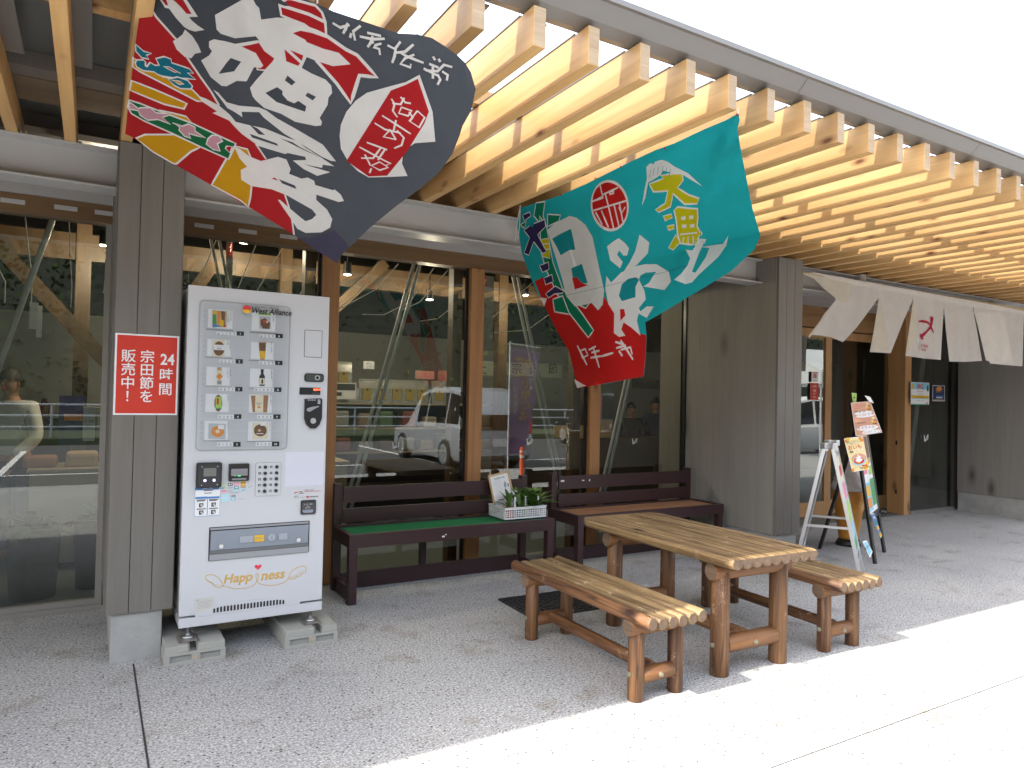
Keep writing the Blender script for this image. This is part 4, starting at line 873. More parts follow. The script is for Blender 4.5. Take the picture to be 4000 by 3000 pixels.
for i in range(5):
    for cidx in (0, 1):
        lx = (1084, 1266)[cidx]-3*i; bx_ = (1172, 1354)[cidx]-3.6*i; yy = ((184,282,376,470,568), (179,275,369,464,561))[cidx][i]; n = str(i+1+5*cidx)
        c = W(z9, lx, yy); kpt.box(c.x-.0068, VY-.0036, c.z-.0068, c.x+.0068, VY-.0029, c.z+.0068, 0); kpt.text(n, (c.x, VY-.0038, c.z-.0042), X3, Z3, .0115, 1, 1, True)
        c = W(z9, bx_, yy-2); b = MB().tube((c.x, VY-.0028, c.z), (c.x, VY-.011, c.z), .0102, .0095, n=22, mi=0).tube((c.x, VY-.0112, c.z), (c.x, VY-.0115, c.z), .0065, n=20, mi=1)
        sub(b, 'button', [M['black'], mat('button_top', (.035,.037,.04), .25) if 'btop' not in M else M['btop']], kpo)
sub(kpt, 'key_labels', [M['ink'], M['white']], kpo)
# instruction sticker
ins = MB(); kk = [0]
def I(x0, y0, x1, y1, mi): kk[0] += 1; o = .0006+.00006*kk[0]; p, q = W(z9, x0, y0, o), W(z9, x1, y1, o); ins.add([p, V((q.x,p.y,p.z)), q, V((p.x,p.y,q.z))], [(0,3,2,1)], mi)
I(48, 506, 440, 955, 2); I(53, 512, 436, 948, 0); I(53, 512, 436, 538, 2); I(53, 662, 242, 686, 2); I(258, 657, 436, 680, 2); I(244, 655, 247, 948, 2)
for x, y, w_ in ((185,553,150),(195,595,120),(75,705,150),(75,722,130),(275,697,150),(275,714,120),(75,850,150),(275,838,140)): I(x, y, x+w_, y+6, 1)
for x, y in ((112,762),(310,750),(112,878),(305,868)): I(x, y, x+70, y+62, 1); I(x+22, y+14, x+55, y+44, 3); I(x+45, y+40, x+66, y+60, 0)
kk[0] += 1; ins.text('ご利用のご案内', W(z9, 245, 532, .0018), X3, Z3, .0085, 0, 1, True)
VP(ins, 'instruction_sticker', [M['white'], M['ink'], M['c_blue'], M['lgrey']])
# payment marks
pm = MB(); kk[0] = 0
def Q(x0, y0, x1, y1, mi): kk[0] += 1; o = .0005+.00005*kk[0]; p, q = W(z9, x0, y0, o), W(z9, x1, y1, o); pm.add([p, V((q.x,p.y,p.z)), q, V((p.x,p.y,q.z))], [(0,3,2,1)], mi)
o = .0006; pm.flat([W(z9, *p, o) for p in ((513,430),(548,462),(513,495),(478,462))], 1); pm.flat([W(z9, *p, o+.0002) for p in ((513,448),(528,462),(513,476),(498,462))], 2)
Q(574,442,650,480,0); Q(585,452,612,470,2); Q(620,452,640,470,2); Q(673,436,750,474,3); Q(684,450,738,460,2); Q(778,414,858,460,4); Q(788,424,800,450,0); Q(815,424,822,450,0); Q(838,424,850,450,0)
Q(478,510,510,528,5); Q(515,512,545,526,1); Q(566,510,650,518,7); Q(673,494,745,532,5); Q(690,505,730,518,2); Q(778,472,858,484,6); Q(778,488,858,498,4); Q(778,502,858,510,7); Q(475,552,546,580,3); Q(566,562,645,568,7); Q(665,550,745,574,8); Q(778,530,858,576,8); Q(790,545,845,560,7); Q(605,588,742,591,7)
c = W(z9, 912, 497, .0008); pm.tube((c.x, VY-.0005, c.z), (c.x, VY-.001, c.z), .0058, n=20, mi=5); pm.tube((c.x, VY-.0011, c.z), (c.x, VY-.0013, c.z), .0032, n=20, mi=2); pm.text('+', W(z9, 938, 498, .001), X3, Z3, .014, 5, 0, True); pm.text('R', W(z9, 892, 438, .001), X3, Z3, .009, 7); pm.text('Edy', W(z9, 888, 453, .001), X3, Z3, .006, 7)
pa, pb = W(z9, 465, 622), W(z9, 585, 735); vplate(pm, pa.x, pb.z, pb.x, pa.z, .006, .0005, .0004, 8); pm.text('d払い', W(z9, 525, 690, .0012), X3, Z3, .012, 2, 1)
pm.text('LINE', W(z9, 663, 655, .0006), X3, Z3, .0125, 0, 1, True); Q(624,668,698,710,9); pm.text('Pay', W(z9, 661, 700, .0026), X3, Z3, .0125, 2, 1, True); pm.text('PayPay', W(z9, 752, 700, .0006), X3, Z3, .009, 7); pm.text('R Pay', W(z9, 488, 800, .0006), X3, Z3, .016, 8)
VP(pm, 'payment_marks', [M['ink'], M['c_lime'], M['white'], M['c_pink'], M['c_yel'], M['c_teal'], M['c_orange'], M['grey'], mat('pale_blue', (.42,.66,.74), .5), M['c_lblue']])
# coin return
rc = MB(); p, q = W(z9, 1740, 715), W(z9, 1972, 925); vplate(rc, p.x, q.z, q.x, p.z, .008, .001, .010, 0); vplate(rc, p.x+.006, q.z+.006, q.x-.006, p.z-.013, .004, .0112, .001, 1)
for x, y in ((1840,808),(1820,835),(1870,825)): c = W(z9, x, y); rc.tube((c.x, VY-.0122, c.z), (c.x, VY-.0125, c.z), .0055, n=14, mi=2); rc.tube((c.x, VY-.0126, c.z), (c.x, VY-.0128, c.z), .0042, n=14, mi=1)
rc.text('おつり・返却', W(z9, 1850, 780, .0124), X3, Z3, .0085, 2, 1); rc.flat([W(z9, *p, .0125) for p in ((1760,865),(1930,855),(1925,895),(1900,905),(1790,910),(1765,895))], 3)
VP(rc, 'coin_return', [M['black'], mat('return_dark', (.05,.05,.055), .2), M['lgrey'], mat('return_blue', (.22,.25,.33), .2)])
# pickup opening
pk = MB(); p, q = W(z7, 308, 570), W(z7, 1030, 782); px0, px1 = W(z7,304,700).x, W(z7,1028,620).x; pz1 = (W(z7,310,570).z+W(z7,1030,524).z)/2; pz0 = (W(z7,303,815).z+W(z7,1022,750).z)/2
vplate(pk, px0, pz0, px1, pz1, .004, .0004, .003, 0); H_ = pz1-pz0
pk.box(px0+.006, VY-.0042, pz1-.016, px1-.006, VY-.0035, pz1-.004, 2)
pk.add([(px0+.008, VY-.0045, pz0+H_*.31), (px1-.008, VY-.0045, pz0+H_*.31), (px1-.008, VY-.016, pz1-.02), (px0+.008, VY-.016, pz1-.02)], [(0,1,2,3)], 1)
pk.box(px0+.005, VY-.0052, pz0+H_*.20, px1-.005, VY-.0036, pz0+H_*.30, 3); pk.box(px0+.005, VY-.009, pz0+.003, px1-.005, VY-.0036, pz0+H_*.19, 2)
fz = pz0+H_*.58; mid = (px0+px1)/2
for xx, w_, mi in ((mid-.08,.075,5), (mid-.01,.055,4), (mid+.125,.05,5)): pk.box(xx-w_/2, VY-.0135, fz-.02, xx+w_/2, VY-.013, fz+.018, mi)
pk.text('取出口', (mid-.01, VY-.0142, fz-.006), X3, Z3, .016, 1, 1); pk.tube((mid+.06, VY-.0135, fz), (mid+.06, VY-.0139, fz), .026, n=26, mi=1); pk.tube((mid+.06, VY-.014, fz), (mid+.06, VY-.0142, fz), .019, n=26, mi=5)
pk.tube((mid+.06, VY-.0145, fz+.008), (mid+.06, VY-.0147, fz+.008), .004, n=10, mi=1); pk.box(mid+.056, VY-.0147, fz-.014, mid+.064, VY-.0144, fz+.004, 1)
for xx in (px0+.065, px1-.065): pk.tube((xx, VY-.008, pz0+H_*.42), (xx, VY-.0125, pz0+H_*.42), .012, n=16, mi=6)
VP(pk, 'pickup_flap', [M['ink'], mat('flap_face', (.25,.285,.335), .2), M['grey'], mat('flap_band', (.12,.13,.14), .25), M['c_yel'], mat('flap_print', (.34,.37,.42), .3), M['alu']])
# Happiness lettering with wings, heart
hp = MB(); gold = M['gold']
def curve(z, pts, w, mi=0, closed=False, off=.0008, frm=W, n=6):
    pts = [V((x, y)) for x, y in pts]; out = []
    ext = ([pts[-1]]+pts+[pts[0], pts[1]]) if closed else ([pts[0]*2-pts[1]]+pts+[pts[-1]*2-pts[-2]])
    for i in range(1, len(ext)-2):
        for k in range(n):
            t = k/n; a, b, c, d = ext[i-1:i+3]; out.append(.5*((2*b)+(c-a)*t+(2*a-5*b+4*c-d)*t*t+(3*b-a-3*c+d)*t*t*t))
    out.append(ext[-2]); L, R_ = [], []
    for i, p in enumerate(out):
        d = (out[min(i+1, len(out)-1)]-out[max(i-1, 0)]).normalized(); nn = V((-d.y, d.x)); ww = w(i/(len(out)-1)) if callable(w) else w
        L.append(p+nn*ww/2); R_.append(p-nn*ww/2)
    vs = [frm(z, q.x, q.y, off) for q in L+R_]; k = len(L); return vs, [(i, i+1, k+i+1, k+i) for i in range(k-1)], mi
for pts, w_ in (([(278,935),(285,920),(330,912),(380,940),(408,990),(380,1004),(350,996),(335,985),(325,970),(300,962),(278,935)], 5), ([(290,945),(330,975),(360,985),(400,990)],3), ([(408,990),(470,1008),(540,1012),(600,1000),(640,975),(660,925),(655,900),(645,910),(648,950),(670,975),(720,988),(790,985),(850,965),(880,935)], 4.5),
                ([(880,935),(900,890),(945,858),(990,850),(1005,862),(1000,895),(975,905),(965,920),(940,925),(925,940),(880,945)], 5), ([(885,935),(930,920),(960,900),(990,880)],3)):
    vs, fs, mi = curve(z7, pts, w_, off=.0008); hp.add(vs, fs, 0)
a_ = W(z7, 415, 980, .0012); b_ = W(z7, 862, 935, .0012)
hp.text('H', W(z7,412,975,.0012), X3, Z3+X3*.2, .070, 0, 0, True); hp.text('app', W(z7,478,968,.0013), X3, Z3+X3*.2, .074, 0, 0, True); hp.text('ness', W(z7,680,952,.0014), X3, Z3+X3*.2, .078, 0, 0, True)
hc = W(z7, 660, 856, .001); hh = [(16*sin(t)**3/17*.021, (13*cos(t)-5*cos(2*t)-2*cos(3*t)-cos(4*t))/17*.019) for t in [2*pi*i/36 for i in range(36)]]
hp.prism(hh, hc, X3, Z3, -Y3, .001, 1)
VP(hp, 'happiness_lettering', [gold, mat('heart_red', (.7,.04,.07), .25)])
rp = MB(); p, q = W(z7, 205, 1088), W(z7, 341, 1188); rp.box(p.x, VY-.0014, q.z, q.x, VY-.0004, p.z, 0)
for k in range(6): rp.box(p.x+.012, VY-.0016, p.z-.018-k*.0075, q.x-.012-(k % 3)*.008, VY-.00145, p.z-.0165-k*.0075, 1)
rp.box(p.x+.012, VY-.0016, p.z-.011, p.x+.017, VY-.00145, p.z-.006, 2); VP(rp, 'rating_plate', [mat('plate_silver', (.55,.54,.51), .4, .1), M['grey'], M['c_blue']])
for x, y in ((VX0+.055, VY+.05), (VX1-.055, VY+.05), (VX0+.055, VY+.58), (VX1-.055, VY+.58)):
    f = MB(); f.lathe((x, y, .112), [(0,0),(.030,0),(.032,.006),(.02,.010),(.008,.014),(.008,.07),(0,.07)], 18); f.tube((x,y,.126),(x,y,.136),.014,n=6); VP(f, 'levelling_foot', M['alu'])
for x in (VX0+.055, VX1-.055):
    f = MB(); f.box(x-.04, VY-.02, .1075, x+.04, VY+.11, .1115); f.add([(x-.055,VY-.02,.104),(x-.04,VY-.02,.1115),(x-.04,VY+.11,.1115),(x-.055,VY+.11,.104)], [(0,1,2,3)]); f.add([(x+.04,VY-.02,.1115),(x+.055,VY-.02,.104),(x+.055,VY+.11,.104),(x+.04,VY+.11,.1115)], [(0,1,2,3)]); VP(f, 'anchor_plate', M['alu2'])
# concrete blocks
def block(x0, x1, y0, lab):
    t = thing('foundation_block', lab, 'block', (x0, y0, 0), 0, 'concrete blocks under the vending machine'); w_ = x1-x0; bm_ = MB(); H0 = .103
    m1 = mat('block_concrete', (.34,.34,.31), .85) if 'blk' not in M else M['blk']; M['blk'] = m1; md = M['dark_in']
    bm_.cbox(0, .012, .0, w_, .74, H0-.038, .004); cx = w_/2-.012 if x0 < .8 else w_*.62
    bm_.cbox(.004, .006, H0-.0378, cx-.022, .735, H0, .004); bm_.cbox(cx+.022, .006, H0-.0378, w_-.004, .735, H0, .004); bm_.box(cx-.0219, .10, H0-.0377, cx+.0219, .735, H0-.003)
    bm_.cbox(0, 0, .0, w_, .0118, .018, .002); bm_.cbox(0, 0, .052, w_, .0118, .066, .002); bm_.cbox(0,0,.0182,.028,.0118,.0518,.002); bm_.cbox(w_-.028,0,.0182,w_,.0118,.0518,.002); bm_.cbox(w_*.44,0,.0182,w_*.58,.0118,.0518,.002)
    bm_.build('block_body', m1, t); k = MB(); k.tube((w_*.51, -.001, .035), (w_*.51, -.004, .035), .009, n=14); k.build('block_plug', M['c_tan'], t)
    k = MB(); k.box(cx-.021, .008, H0-.0376, cx-.017, .1, H0+.003); k.box(cx+.017, .008, H0-.0376, cx+.021, .1, H0+.003); k.build('anchor_channel', M['alu2'], t)
    r_ = MB(); r_.box(.029, .0119, .019, w_*.43, .0123, .051); r_.box(w_*.59, .0119, .019, w_-.029, .0123, .051); r_.build('block_recess', mat('recess', (.27,.27,.25), .9), t); return t
block(.372, .684, 4.262, 'left concrete block under the vending machine next to the pier'); block(1.006, 1.318, 4.245, 'right concrete block under the vending machine near the turf bench')
# ------------------------------------------------------------------ street signs by the entrance
class Bi:                                            # flat sheet given by four measured corners on a real plane
    def __init__(s, px, P0, N, mats):
        q = Px(P0, N); s.c = [q.p(*p) for p in px]; s.n = V(N).normalized(); s.mb = MB(); s.k = 0; s.mats = mats
    def P(s, u, v):
        s_ = s.c; return (s_[3]*(1-u)+s_[2]*u)*(1-v) + (s_[0]*(1-u)+s_[1]*u)*v + s.n*(.0008+.00015*s.k)
    def R(s, u0, v0, u1, v1, mi): s.k += 1; s.mb.add([s.P(u0,v0), s.P(u1,v0), s.P(u1,v1), s.P(u0,v1)], [(0,1,2,3)], mi)
    def G(s, pts, mi): s.k += 1; s.mb.flat([s.P(u,v) for u, v in pts], mi)
    def E(s, u, v, ru, rv, mi, n=20): s.G([(u+ru*cos(2*pi*i/n), v+rv*sin(2*pi*i/n)) for i in range(n)], mi)
    def T(s, body, u, v, size, mi, sx=1, bold=False):
        s.k += 1; vs, fs = glyphs(body, bold)
        if not vs: return
        w = (s.c[1]-s.c[0]).length; h = (s.c[0]-s.c[3]).length; x0 = min(p[0] for p in vs); x1 = max(p[0] for p in vs)
        s.mb.add([s.P(u+(x-(x0+x1)/2)*size*sx*h/w, v+y*size) for x, y in vs], fs, mi)
    def back(s, t=.002):
        a = [s.P(0,0), s.P(1,0), s.P(1,1), s.P(0,1)]; b = [p - s.n*t for p in a]; s.mb.add(a+b, [(0,1,2,3),(7,6,5,4),(0,4,5,1),(1,5,6,2),(2,6,7,3),(3,7,4,0)], 0)
PM = [M['white'], M['ink'], M['red'], M['c_yel'], M['c_orange'], M['c_green'], mat('poster_salmon', (.62,.33,.22), .6), mat('poster_cream', (.78,.66,.34), .6), M['c_brown'], M['c_blue'], M['c_pink'], M['c_tan'], M['c_lblue'], M['c_lime']]
zd = zoom(3280, 1520, 4.366)
FRp, FLp, Wv = V((5.42,3.53,0)), V((5.12,3.98,0)), V((.47,.30,0)); RH = 1.145
asn = thing('a_frame_sign', 'folding aluminium A-frame sign board left of the black easel', 'sign', tuple((FRp+FLp+Wv)/2))
Minv = Matrix.Translation(asn.location).inverted()
def AP(mb, name, mats): o = mb.build(name, mats, asn); o.matrix_parent_inverse = Minv; return o
mid = (FRp+FLp)/2 + Z3*RH; cd_ = (FRp-FLp).normalized(); wd = Wv.normalized()
for foot, sg in ((FRp, 1), (FLp, -1)):
    top = mid + cd_*.03*sg; f = MB()
    for o_ in (0, 1):
        a = foot+Wv*o_; b = top+Wv*o_; f.obox(a, b, .035, .028, cd_)
    d_ = (top-foot).normalized()
    for t_ in (.22, 1.10): f.obox(foot+d_*t_+wd*.015, foot+Wv+d_*t_-wd*.015, .03, .02, d_)
    AP(f, 'panel_frame', M['alu'])
    p = MB(); nn = cd_*sg*.004; a0, a1 = foot+d_*.24+wd*.018, foot+Wv+d_*.24-wd*.018; b0, b1 = foot+d_*1.09+wd*.018, foot+Wv+d_*1.09-wd*.018
    p.add([a0+nn, a1+nn, b1+nn, b0+nn, a0-nn, a1-nn, b1-nn, b0-nn], [(0,1,2,3),(7,6,5,4),(0,4,5,1),(2,6,7,3)], 0)
    def q_(u0, v0, u1, v1, mi, e=.006):
        L = lambda u, v: a0+(a1-a0)*u+(b0-a0)*v+cd_*sg*e; p.add([L(u0,v0), L(u1,v0), L(u1,v1), L(u0,v1)], [(0,1,2,3)], mi)
    if sg > 0: q_(.04,.02,.96,.30,3); q_(.1,.05,.9,.16,5,.0065); q_(.05,.33,.95,.52,4); q_(.1,.55,.9,.70,6); q_(.05,.72,.95,.98,2); q_(.15,.78,.85,.88,1,.0065)
    AP(p, 'panel_sheet', [M['grey'] if sg < 0 else M['lgrey'], M['red'], M['c_cream'], M['c_lblue'], M['c_lime'], M['c_green'], M['c_pink']])
st = MB(); st.obox(FLp.lerp(mid, .42), FRp.lerp(mid, .42), .006, .02); st.obox(FLp.lerp(mid, .42)+Wv, FRp.lerp(mid, .42)+Wv, .006, .02); AP(st, 'spreader_bar', M['alu'])
cp_ = MB(); 
for o_ in (0, 1):
    for sg in (1, -1): cp_.cbox(*(mid+cd_*.03*sg+Wv*o_-V((.025,.025,.02))), *(mid+cd_*.03*sg+Wv*o_+V((.025,.025,.03))), .006)
AP(cp_, 'corner_cap', M['alu'])
# lower hanging price tag on the frame
b = Bi([zoom(3000,1450,1.8433)(*p) for p in ((680,1225),(710,1218),(752,1300),(735,1345))], FRp+Wv*.4+V((0,.02,0)), (-.35,-1,.1), PM); b.back(); b.R(.1,.1,.9,.9,12); b.T('¥300', .5,.5,.2,1)
tag(b.mb.build('price_tag', PM), 'small white price tag hanging low on the A-frame sign', 'tag')
# sweet potato poster
pp = Bi([zd(*p) for p in ((72,845),(388,800),(503,1365),(215,1415))], V((5.55,3.92,0)), (-.45,-1,0), PM); pp.back(); pp.R(.02,.015,.98,.985,7)
for u, v, m_ in ((.1,.93,4),(.2,.97,3),(.85,.95,4),(.93,.88,4),(.9,.08,4),(.8,.04,3),(.05,.05,4),(.96,.18,3)): pp.E(u,v,.09,.05,m_)
pp.T('さつまいもあんたっぷり', .45,.88,.045,1); pp.T('濃厚ソフトクリームの', .46,.84,.045,1); pp.T('新感覚スイーツ', .46,.80,.04,1)
pp.T('おいも', .46,.66,.15,2,bold=True); pp.T('de', .22,.555,.12,1,bold=True); pp.T('ソフト', .62,.56,.13,0,bold=True)
pp.E(.55,.36,.42,.15,6); pp.E(.52,.27,.36,.11,12); pp.E(.52,.29,.30,.09,2); pp.G([(.3,.3),(.42,.36),(.38,.40),(.5,.42),(.5,.50),(.6,.43),(.66,.42),(.64,.36),(.74,.31),(.55,.25)],0); pp.G([(.25,.29),(.4,.26),(.6,.26),(.5,.22)],3)
pp.R(.62,.12,.92,.155,2); pp.T('¥650-', .66,.045,.085,1); pp.T('シャルソース立て', .33,.1,.035,1)
tag(pp.mb.build('sweet_potato_poster', PM), 'cream and orange soft cream poster priced 650 clipped to the A-frame sign', 'poster')
# easel
ez = thing('easel_sign', 'tall black easel stand with hanging posters in front of the entrance', 'sign', (6.6, 4.3, 0))
def EP(mb, name, mats): o = mb.build(name, mats, ez); o.matrix_parent_inverse = Matrix.Translation(ez.location).inverted(); return o
F1, F2, F3 = V((6.40,4.05,0)), V((6.98,4.32,0)), V((6.50,4.72,0))
def above(xy, px):
    d = ray(*px); t = (xy[0]*d.x+xy[1]*d.y)/(d.x**2+d.y**2); return V((xy[0], xy[1], CAM.z+t*d.z))
T1 = Px(F1, (F3-F1).normalized().cross(V((0,0,1))).cross(Z3)).p(3326, 1575) if False else V((0,0,0))
Y1 = 4.33; T1 = at_y(3326, 1575, Y1); T2 = T1 + (F2-F1)*.96
EP(MB().obox(F1, T1, .030, .026, (0,1,0)), 'front_leg', M['blackm']); EP(MB().obox(F2, T2, .030, .026, (0,1,0)), 'front_leg', M['blackm'])
EP(MB().obox(F3, (T1+T2)/2-Z3*.25, .028, .026, (0,1,0)), 'rear_leg', M['blackm'])
e1 = F1.lerp(T1, .27); e2 = F2.lerp(T2, .27); EP(MB().obox(e1, e2, .035, .05), 'cross_bar', M['blackm']); EP(MB().obox(T1, T2, .03, .03), 'cross_bar', M['blackm'])
pb = MB(); nn = (F2-F1).cross(T1-F1).normalized(); nn = nn if nn.y < 0 else -nn
A_, B_, C_, D_ = F1.lerp(T1,.29), F2.lerp(T2,.29), F2.lerp(T2,.98), F1.lerp(T1,.98)
pb.add([A_+nn*.004, B_+nn*.004, C_+nn*.004, D_+nn*.004, A_-nn*.012, B_-nn*.012, C_-nn*.012, D_-nn*.012], [(0,1,2,3),(7,6,5,4),(0,4,5,1),(1,5,6,2),(2,6,7,3),(3,7,4,0)], 0)
kz = [0]
def eq(u0, v0, u1, v1, mi): kz[0] += 1; L = lambda u, v: (A_*(1-u)+B_*u)*(1-v)+(D_*(1-u)+C_*u)*v+nn*(.005+.0003*kz[0]); pb.add([L(u0,v0), L(u1,v0), L(u1,v1), L(u0,v1)], [(0,1,2,3)], mi)
eq(.05,.02,.55,.28,12); eq(.1,.05,.5,.14,4); eq(.1,.16,.5,.25,3); eq(.58,.05,.97,.3,5); eq(.6,.34,.95,.42,13); eq(.05,.31,.5,.55,0); eq(.1,.36,.45,.5,10); eq(.55,.45,.95,.9,11); eq(.6,.5,.9,.7,8); eq(.05,.58,.5,.95,6)
EP(pb, 'display_panel', PM)
kn = MB(); kn.tube(e2+V((.02,-.02,0)), e2+V((.05,-.06,-.01)), .022, n=12); EP(kn, 'clamp_knob', M['blackm'])
ch = Bi([zd(*p) for p in ((190,235),(520,205),(725,740),(275,800))], V((6.35,4.20,0)), (-.5,-1,0), PM); ch.back(); ch.R(.015,.01,.985,.99,6)
# curled free corner at the top right
c1 = ch.c[1]; cl = MB(); zc = [ch.c[0].lerp(ch.c[1], .62)]
ch.T('人気のけんぴを', .4,.9,.045,2); ch.T('トッピングして', .4,.85,.045,2); ch.T('食べる！', .28,.8,.045,2)
ch.E(.5,.66,.42,.055,0); ch.T('チョコ', .34,.685,.10,1,bold=True); ch.E(.55,.58,.42,.06,0); ch.T('けんぴ', .32,.57,.085,4,bold=True); ch.T('ソフト', .72,.575,.10,2,bold=True)
ch.T('（キャラメルソース入）', .4,.48,.035,2); ch.T('各¥550-', .32,.345,.075,8)
ch.E(.5,.2,.43,.08,0); ch.T('キャラメル', .45,.185,.095,2,.9,bold=True); ch.E(.6,.07,.38,.06,0); ch.T('けんぴ', .38,.045,.075,4,bold=True); ch.T('ソフト', .74,.045,.09,11)
for (u, v) in ((.80,.80),(.84,.35)):
    for k, (du, dv, m_) in enumerate(((0,0,11),(-.05,.04,7),(.05,.05,8),(0,.09,11),(-.03,.0,3),(.04,.02,4),(0,.13,7))): ch.E(u+du, v+dv, .07, .035, m_, 8)
    ch.G([(u-.1,v-.03),(u+.1,v-.03),(u+.06,v-.06),(u-.06,v-.06)], 8)
tag(ch.mb.build('chocolate_cream_poster', PM), 'salmon coloured soft cream poster priced 550 on the easel', 'poster')
cu = Bi([zd(*p) for p in ((425,110),(520,130),(580,240),(500,212))], V((6.34,4.18,0)), (-.5,-1,0), PM); cu.back(); tag(cu.mb.build('curled_paper', PM), 'white curled paper flap behind the top of the salmon poster', 'paper')
gt = Bi([zd(*p) for p in ((205,62),(288,72),(283,222),(222,225))], V((6.36,4.26,0)), (-.5,-1,0), PM); gt.back(); gt.R(.02,.02,.98,.98,13); gt.R(.3,.4,.7,.6,8); tag(gt.mb.build('lime_card', PM), 'lime yellow card standing on top of the easel', 'card')
zt = zoom(3000, 1450, 1.8433)
bt = Bi([zt(*p) for p in ((742,1030),(763,1020),(820,1180),(812,1203))], V((6.5,4.02,0)), (-.5,-1,0), PM); bt.back(); bt.R(.03,.03,.97,.97,9); bt.R(.03,.03,.97,.16,3); bt.E(.5,.4,.4,.1,3); bt.E(.5,.62,.3,.06,5); bt.T('海', .5,.78,.13,0); tag(bt.mb.build('blue_flyer', PM), 'blue and yellow flyer dangling from the easel foot bar', 'flyer')
# soft cream figure
sc = thing('soft_cream_figure', 'large orange wafer cone figure with white cream behind the easel', 'figure', (6.98, 4.72, 0))
MB().lathe((0,0,0), [(0,0),(.125,0),(.125,.03),(.10,.07),(0,.07)], 28).build('base', M['blackm'], sc)
MB().lathe((0,0,0), [(0,.0701),(.095,.0702),(.10,.10),(.135,.36),(.148,.40),(.140,.41),(.168,.50),(.175,.57),(.160,.58),(0,.58)], 32).build('wafer_cone', mat('wafer_orange', (.55,.24,.035), .35), sc)
MB().lathe((0,0,0), [(0,.581),(.165,.582),(.18,.62),(.16,.67),(.15,.68),(.155,.71),(.13,.76),(.11,.77),(.115,.79),(.07,.85),(.02,.92),(0,.93)], 32).build('cream', mat('cream_white', (.72,.70,.68), .4), sc)

# ------------------------------------------------------------------ cloth
class Cloth:
    def __init__(s, P0, N, wave, grid=.04):
        s.N = V(N).normalized(); s.P0 = V(P0); s.px = Px(P0, s.N); s.U = (X3 - s.N*X3.dot(s.N)).normalized(); s.W = s.N.cross(s.U)
        s.wave = wave; s.g = grid; s.mb = MB(); s.k = 0; s.cache = {}
    def uv(s, x, y): p = s.px.p(x, y)-s.P0; return (p.dot(s.U), p.dot(s.W))
    def node(s, i, j):
        k = (i, j)
        if k not in s.cache:
            p = s.P0 + s.U*(i*s.g) + s.W*(j*s.g); s.cache[k] = p - (p-CAM).normalized()*s.wave(i*s.g, j*s.g)
        return s.cache[k]
    def p3(s, u, v, off):                            # linear inside every grid triangle, so all layers stay parallel
        a, b = u/s.g, v/s.g; i, j = math.floor(a+1e-7), math.floor(b+1e-7); a -= i; b -= j
        if a+b <= 1: p = s.node(i, j)*(1-a-b) + s.node(i+1, j)*a + s.node(i, j+1)*b
        else: p = s.node(i+1, j+1)*(a+b-1) + s.node(i, j+1)*(1-a) + s.node(i+1, j)*(1-b)
        return p + s.N*off
    def emit(s, verts, faces, mi, offs):
        bm = bmesh.new(); vs = [bm.verts.new((u, v, 0)) for u, v in verts]
        for t in faces:
            try: bm.faces.new([vs[i] for i in t])
            except ValueError: pass
        for no in ((1,0,0), (0,1,0), (1,1,0)):
            d = [no[0]*p[0]+no[1]*p[1] for p in verts]; lo, hi = min(d), max(d); k = math.ceil(lo/s.g); q = no[0]+no[1]
            while k*s.g < hi:
                bmesh.ops.bisect_plane(bm, geom=bm.verts[:]+bm.edges[:]+bm.faces[:], dist=1e-6, plane_co=(no[0]*k*s.g/q, no[1]*k*s.g/q, 0), plane_no=no); k += 1
        out = []; bm.verts.ensure_lookup_table()
        for i, v in enumerate(bm.verts): v.index = i
        V2 = [(v.co.x, v.co.y) for v in bm.verts]; F2_ = [tuple(v.index for v in f.verts) for f in bm.faces]; bm.free()
        for o in offs: s.mb.add([s.p3(u, v, o) for u, v in V2], F2_, mi, True)
    def poly(s, src, mi, both=True, base=False):
        pts = [s.uv(*p) for p in src]; tri = tessellate_polygon([[V((u, v, 0)) for u, v in pts]])
        if base: s.emit(pts, tri, mi, (0,)); return s
        s.k += 1; off = .0006+.00006*s.k; s.emit(pts, tri, mi, (off, -off) if both else (off,)); return s
    def line(s, src, w, mi, closed=False, taper=False):
        pts = [V(s.uv(*p)) for p in src]
        if closed: pts.append(pts[0])
        out = []
        for a, b in zip(pts, pts[1:]):
            n = max(1, int((b-a).length/.03)); out += [a.lerp(b, i/n) for i in range(n)]
        out.append(pts[-1]); L, R_ = [], []
        for i, p in enumerate(out):
            a = out[i-1] if i else (out[-2] if closed else out[0]); b = out[i+1] if i < len(out)-1 else (out[1] if closed else out[-1])
            d = (b-a)
            if d.length < 1e-9: d = V((1,0))
            d.normalize(); n = V((-d.y, d.x)); ww = w*(.55+.45*sin(pi*(i+.5)/len(out))) if taper else w
            L.append(tuple(p+n*ww/2)); R_.append(tuple(p-n*ww/2))
        s.k += 1; off = .0006+.00006*s.k; k = len(L); s.emit(L+R_, [(i, i+1, k+i+1, k+i) for i in range(k-1)], mi, (off, -off)); return s
    def op(s, src, mi, omi, w=.008): s.poly(src, mi); s.line(src, w, omi, True); return s
CW = m_cloth('flag_white', (.80,.785,.77), .4); CN = m_cloth('flag_slate', (.058,.066,.080), .3); CR = m_cloth('flag_red', (.42,.018,.022), .35); CY = m_cloth('flag_yellow', (.62,.33,.012), .4)
CG = m_cloth('flag_green', (.012,.13,.05), .3); CT = m_cloth('flag_blue', (.01,.15,.22), .3); CP = m_cloth('flag_pink', (.58,.30,.36), .35); CQ = m_cloth('flag_turquoise', (.010,.30,.33), .42)
CI = m_cloth('flag_indigo', (.035,.025,.09), .3); CL = m_cloth('flag_lemon', (.62,.55,.01), .4); CS = m_cloth('flag_scarlet', (.58,.018,.016), .4); CGr = m_cloth('flag_emerald', (.004,.20,.11), .35)
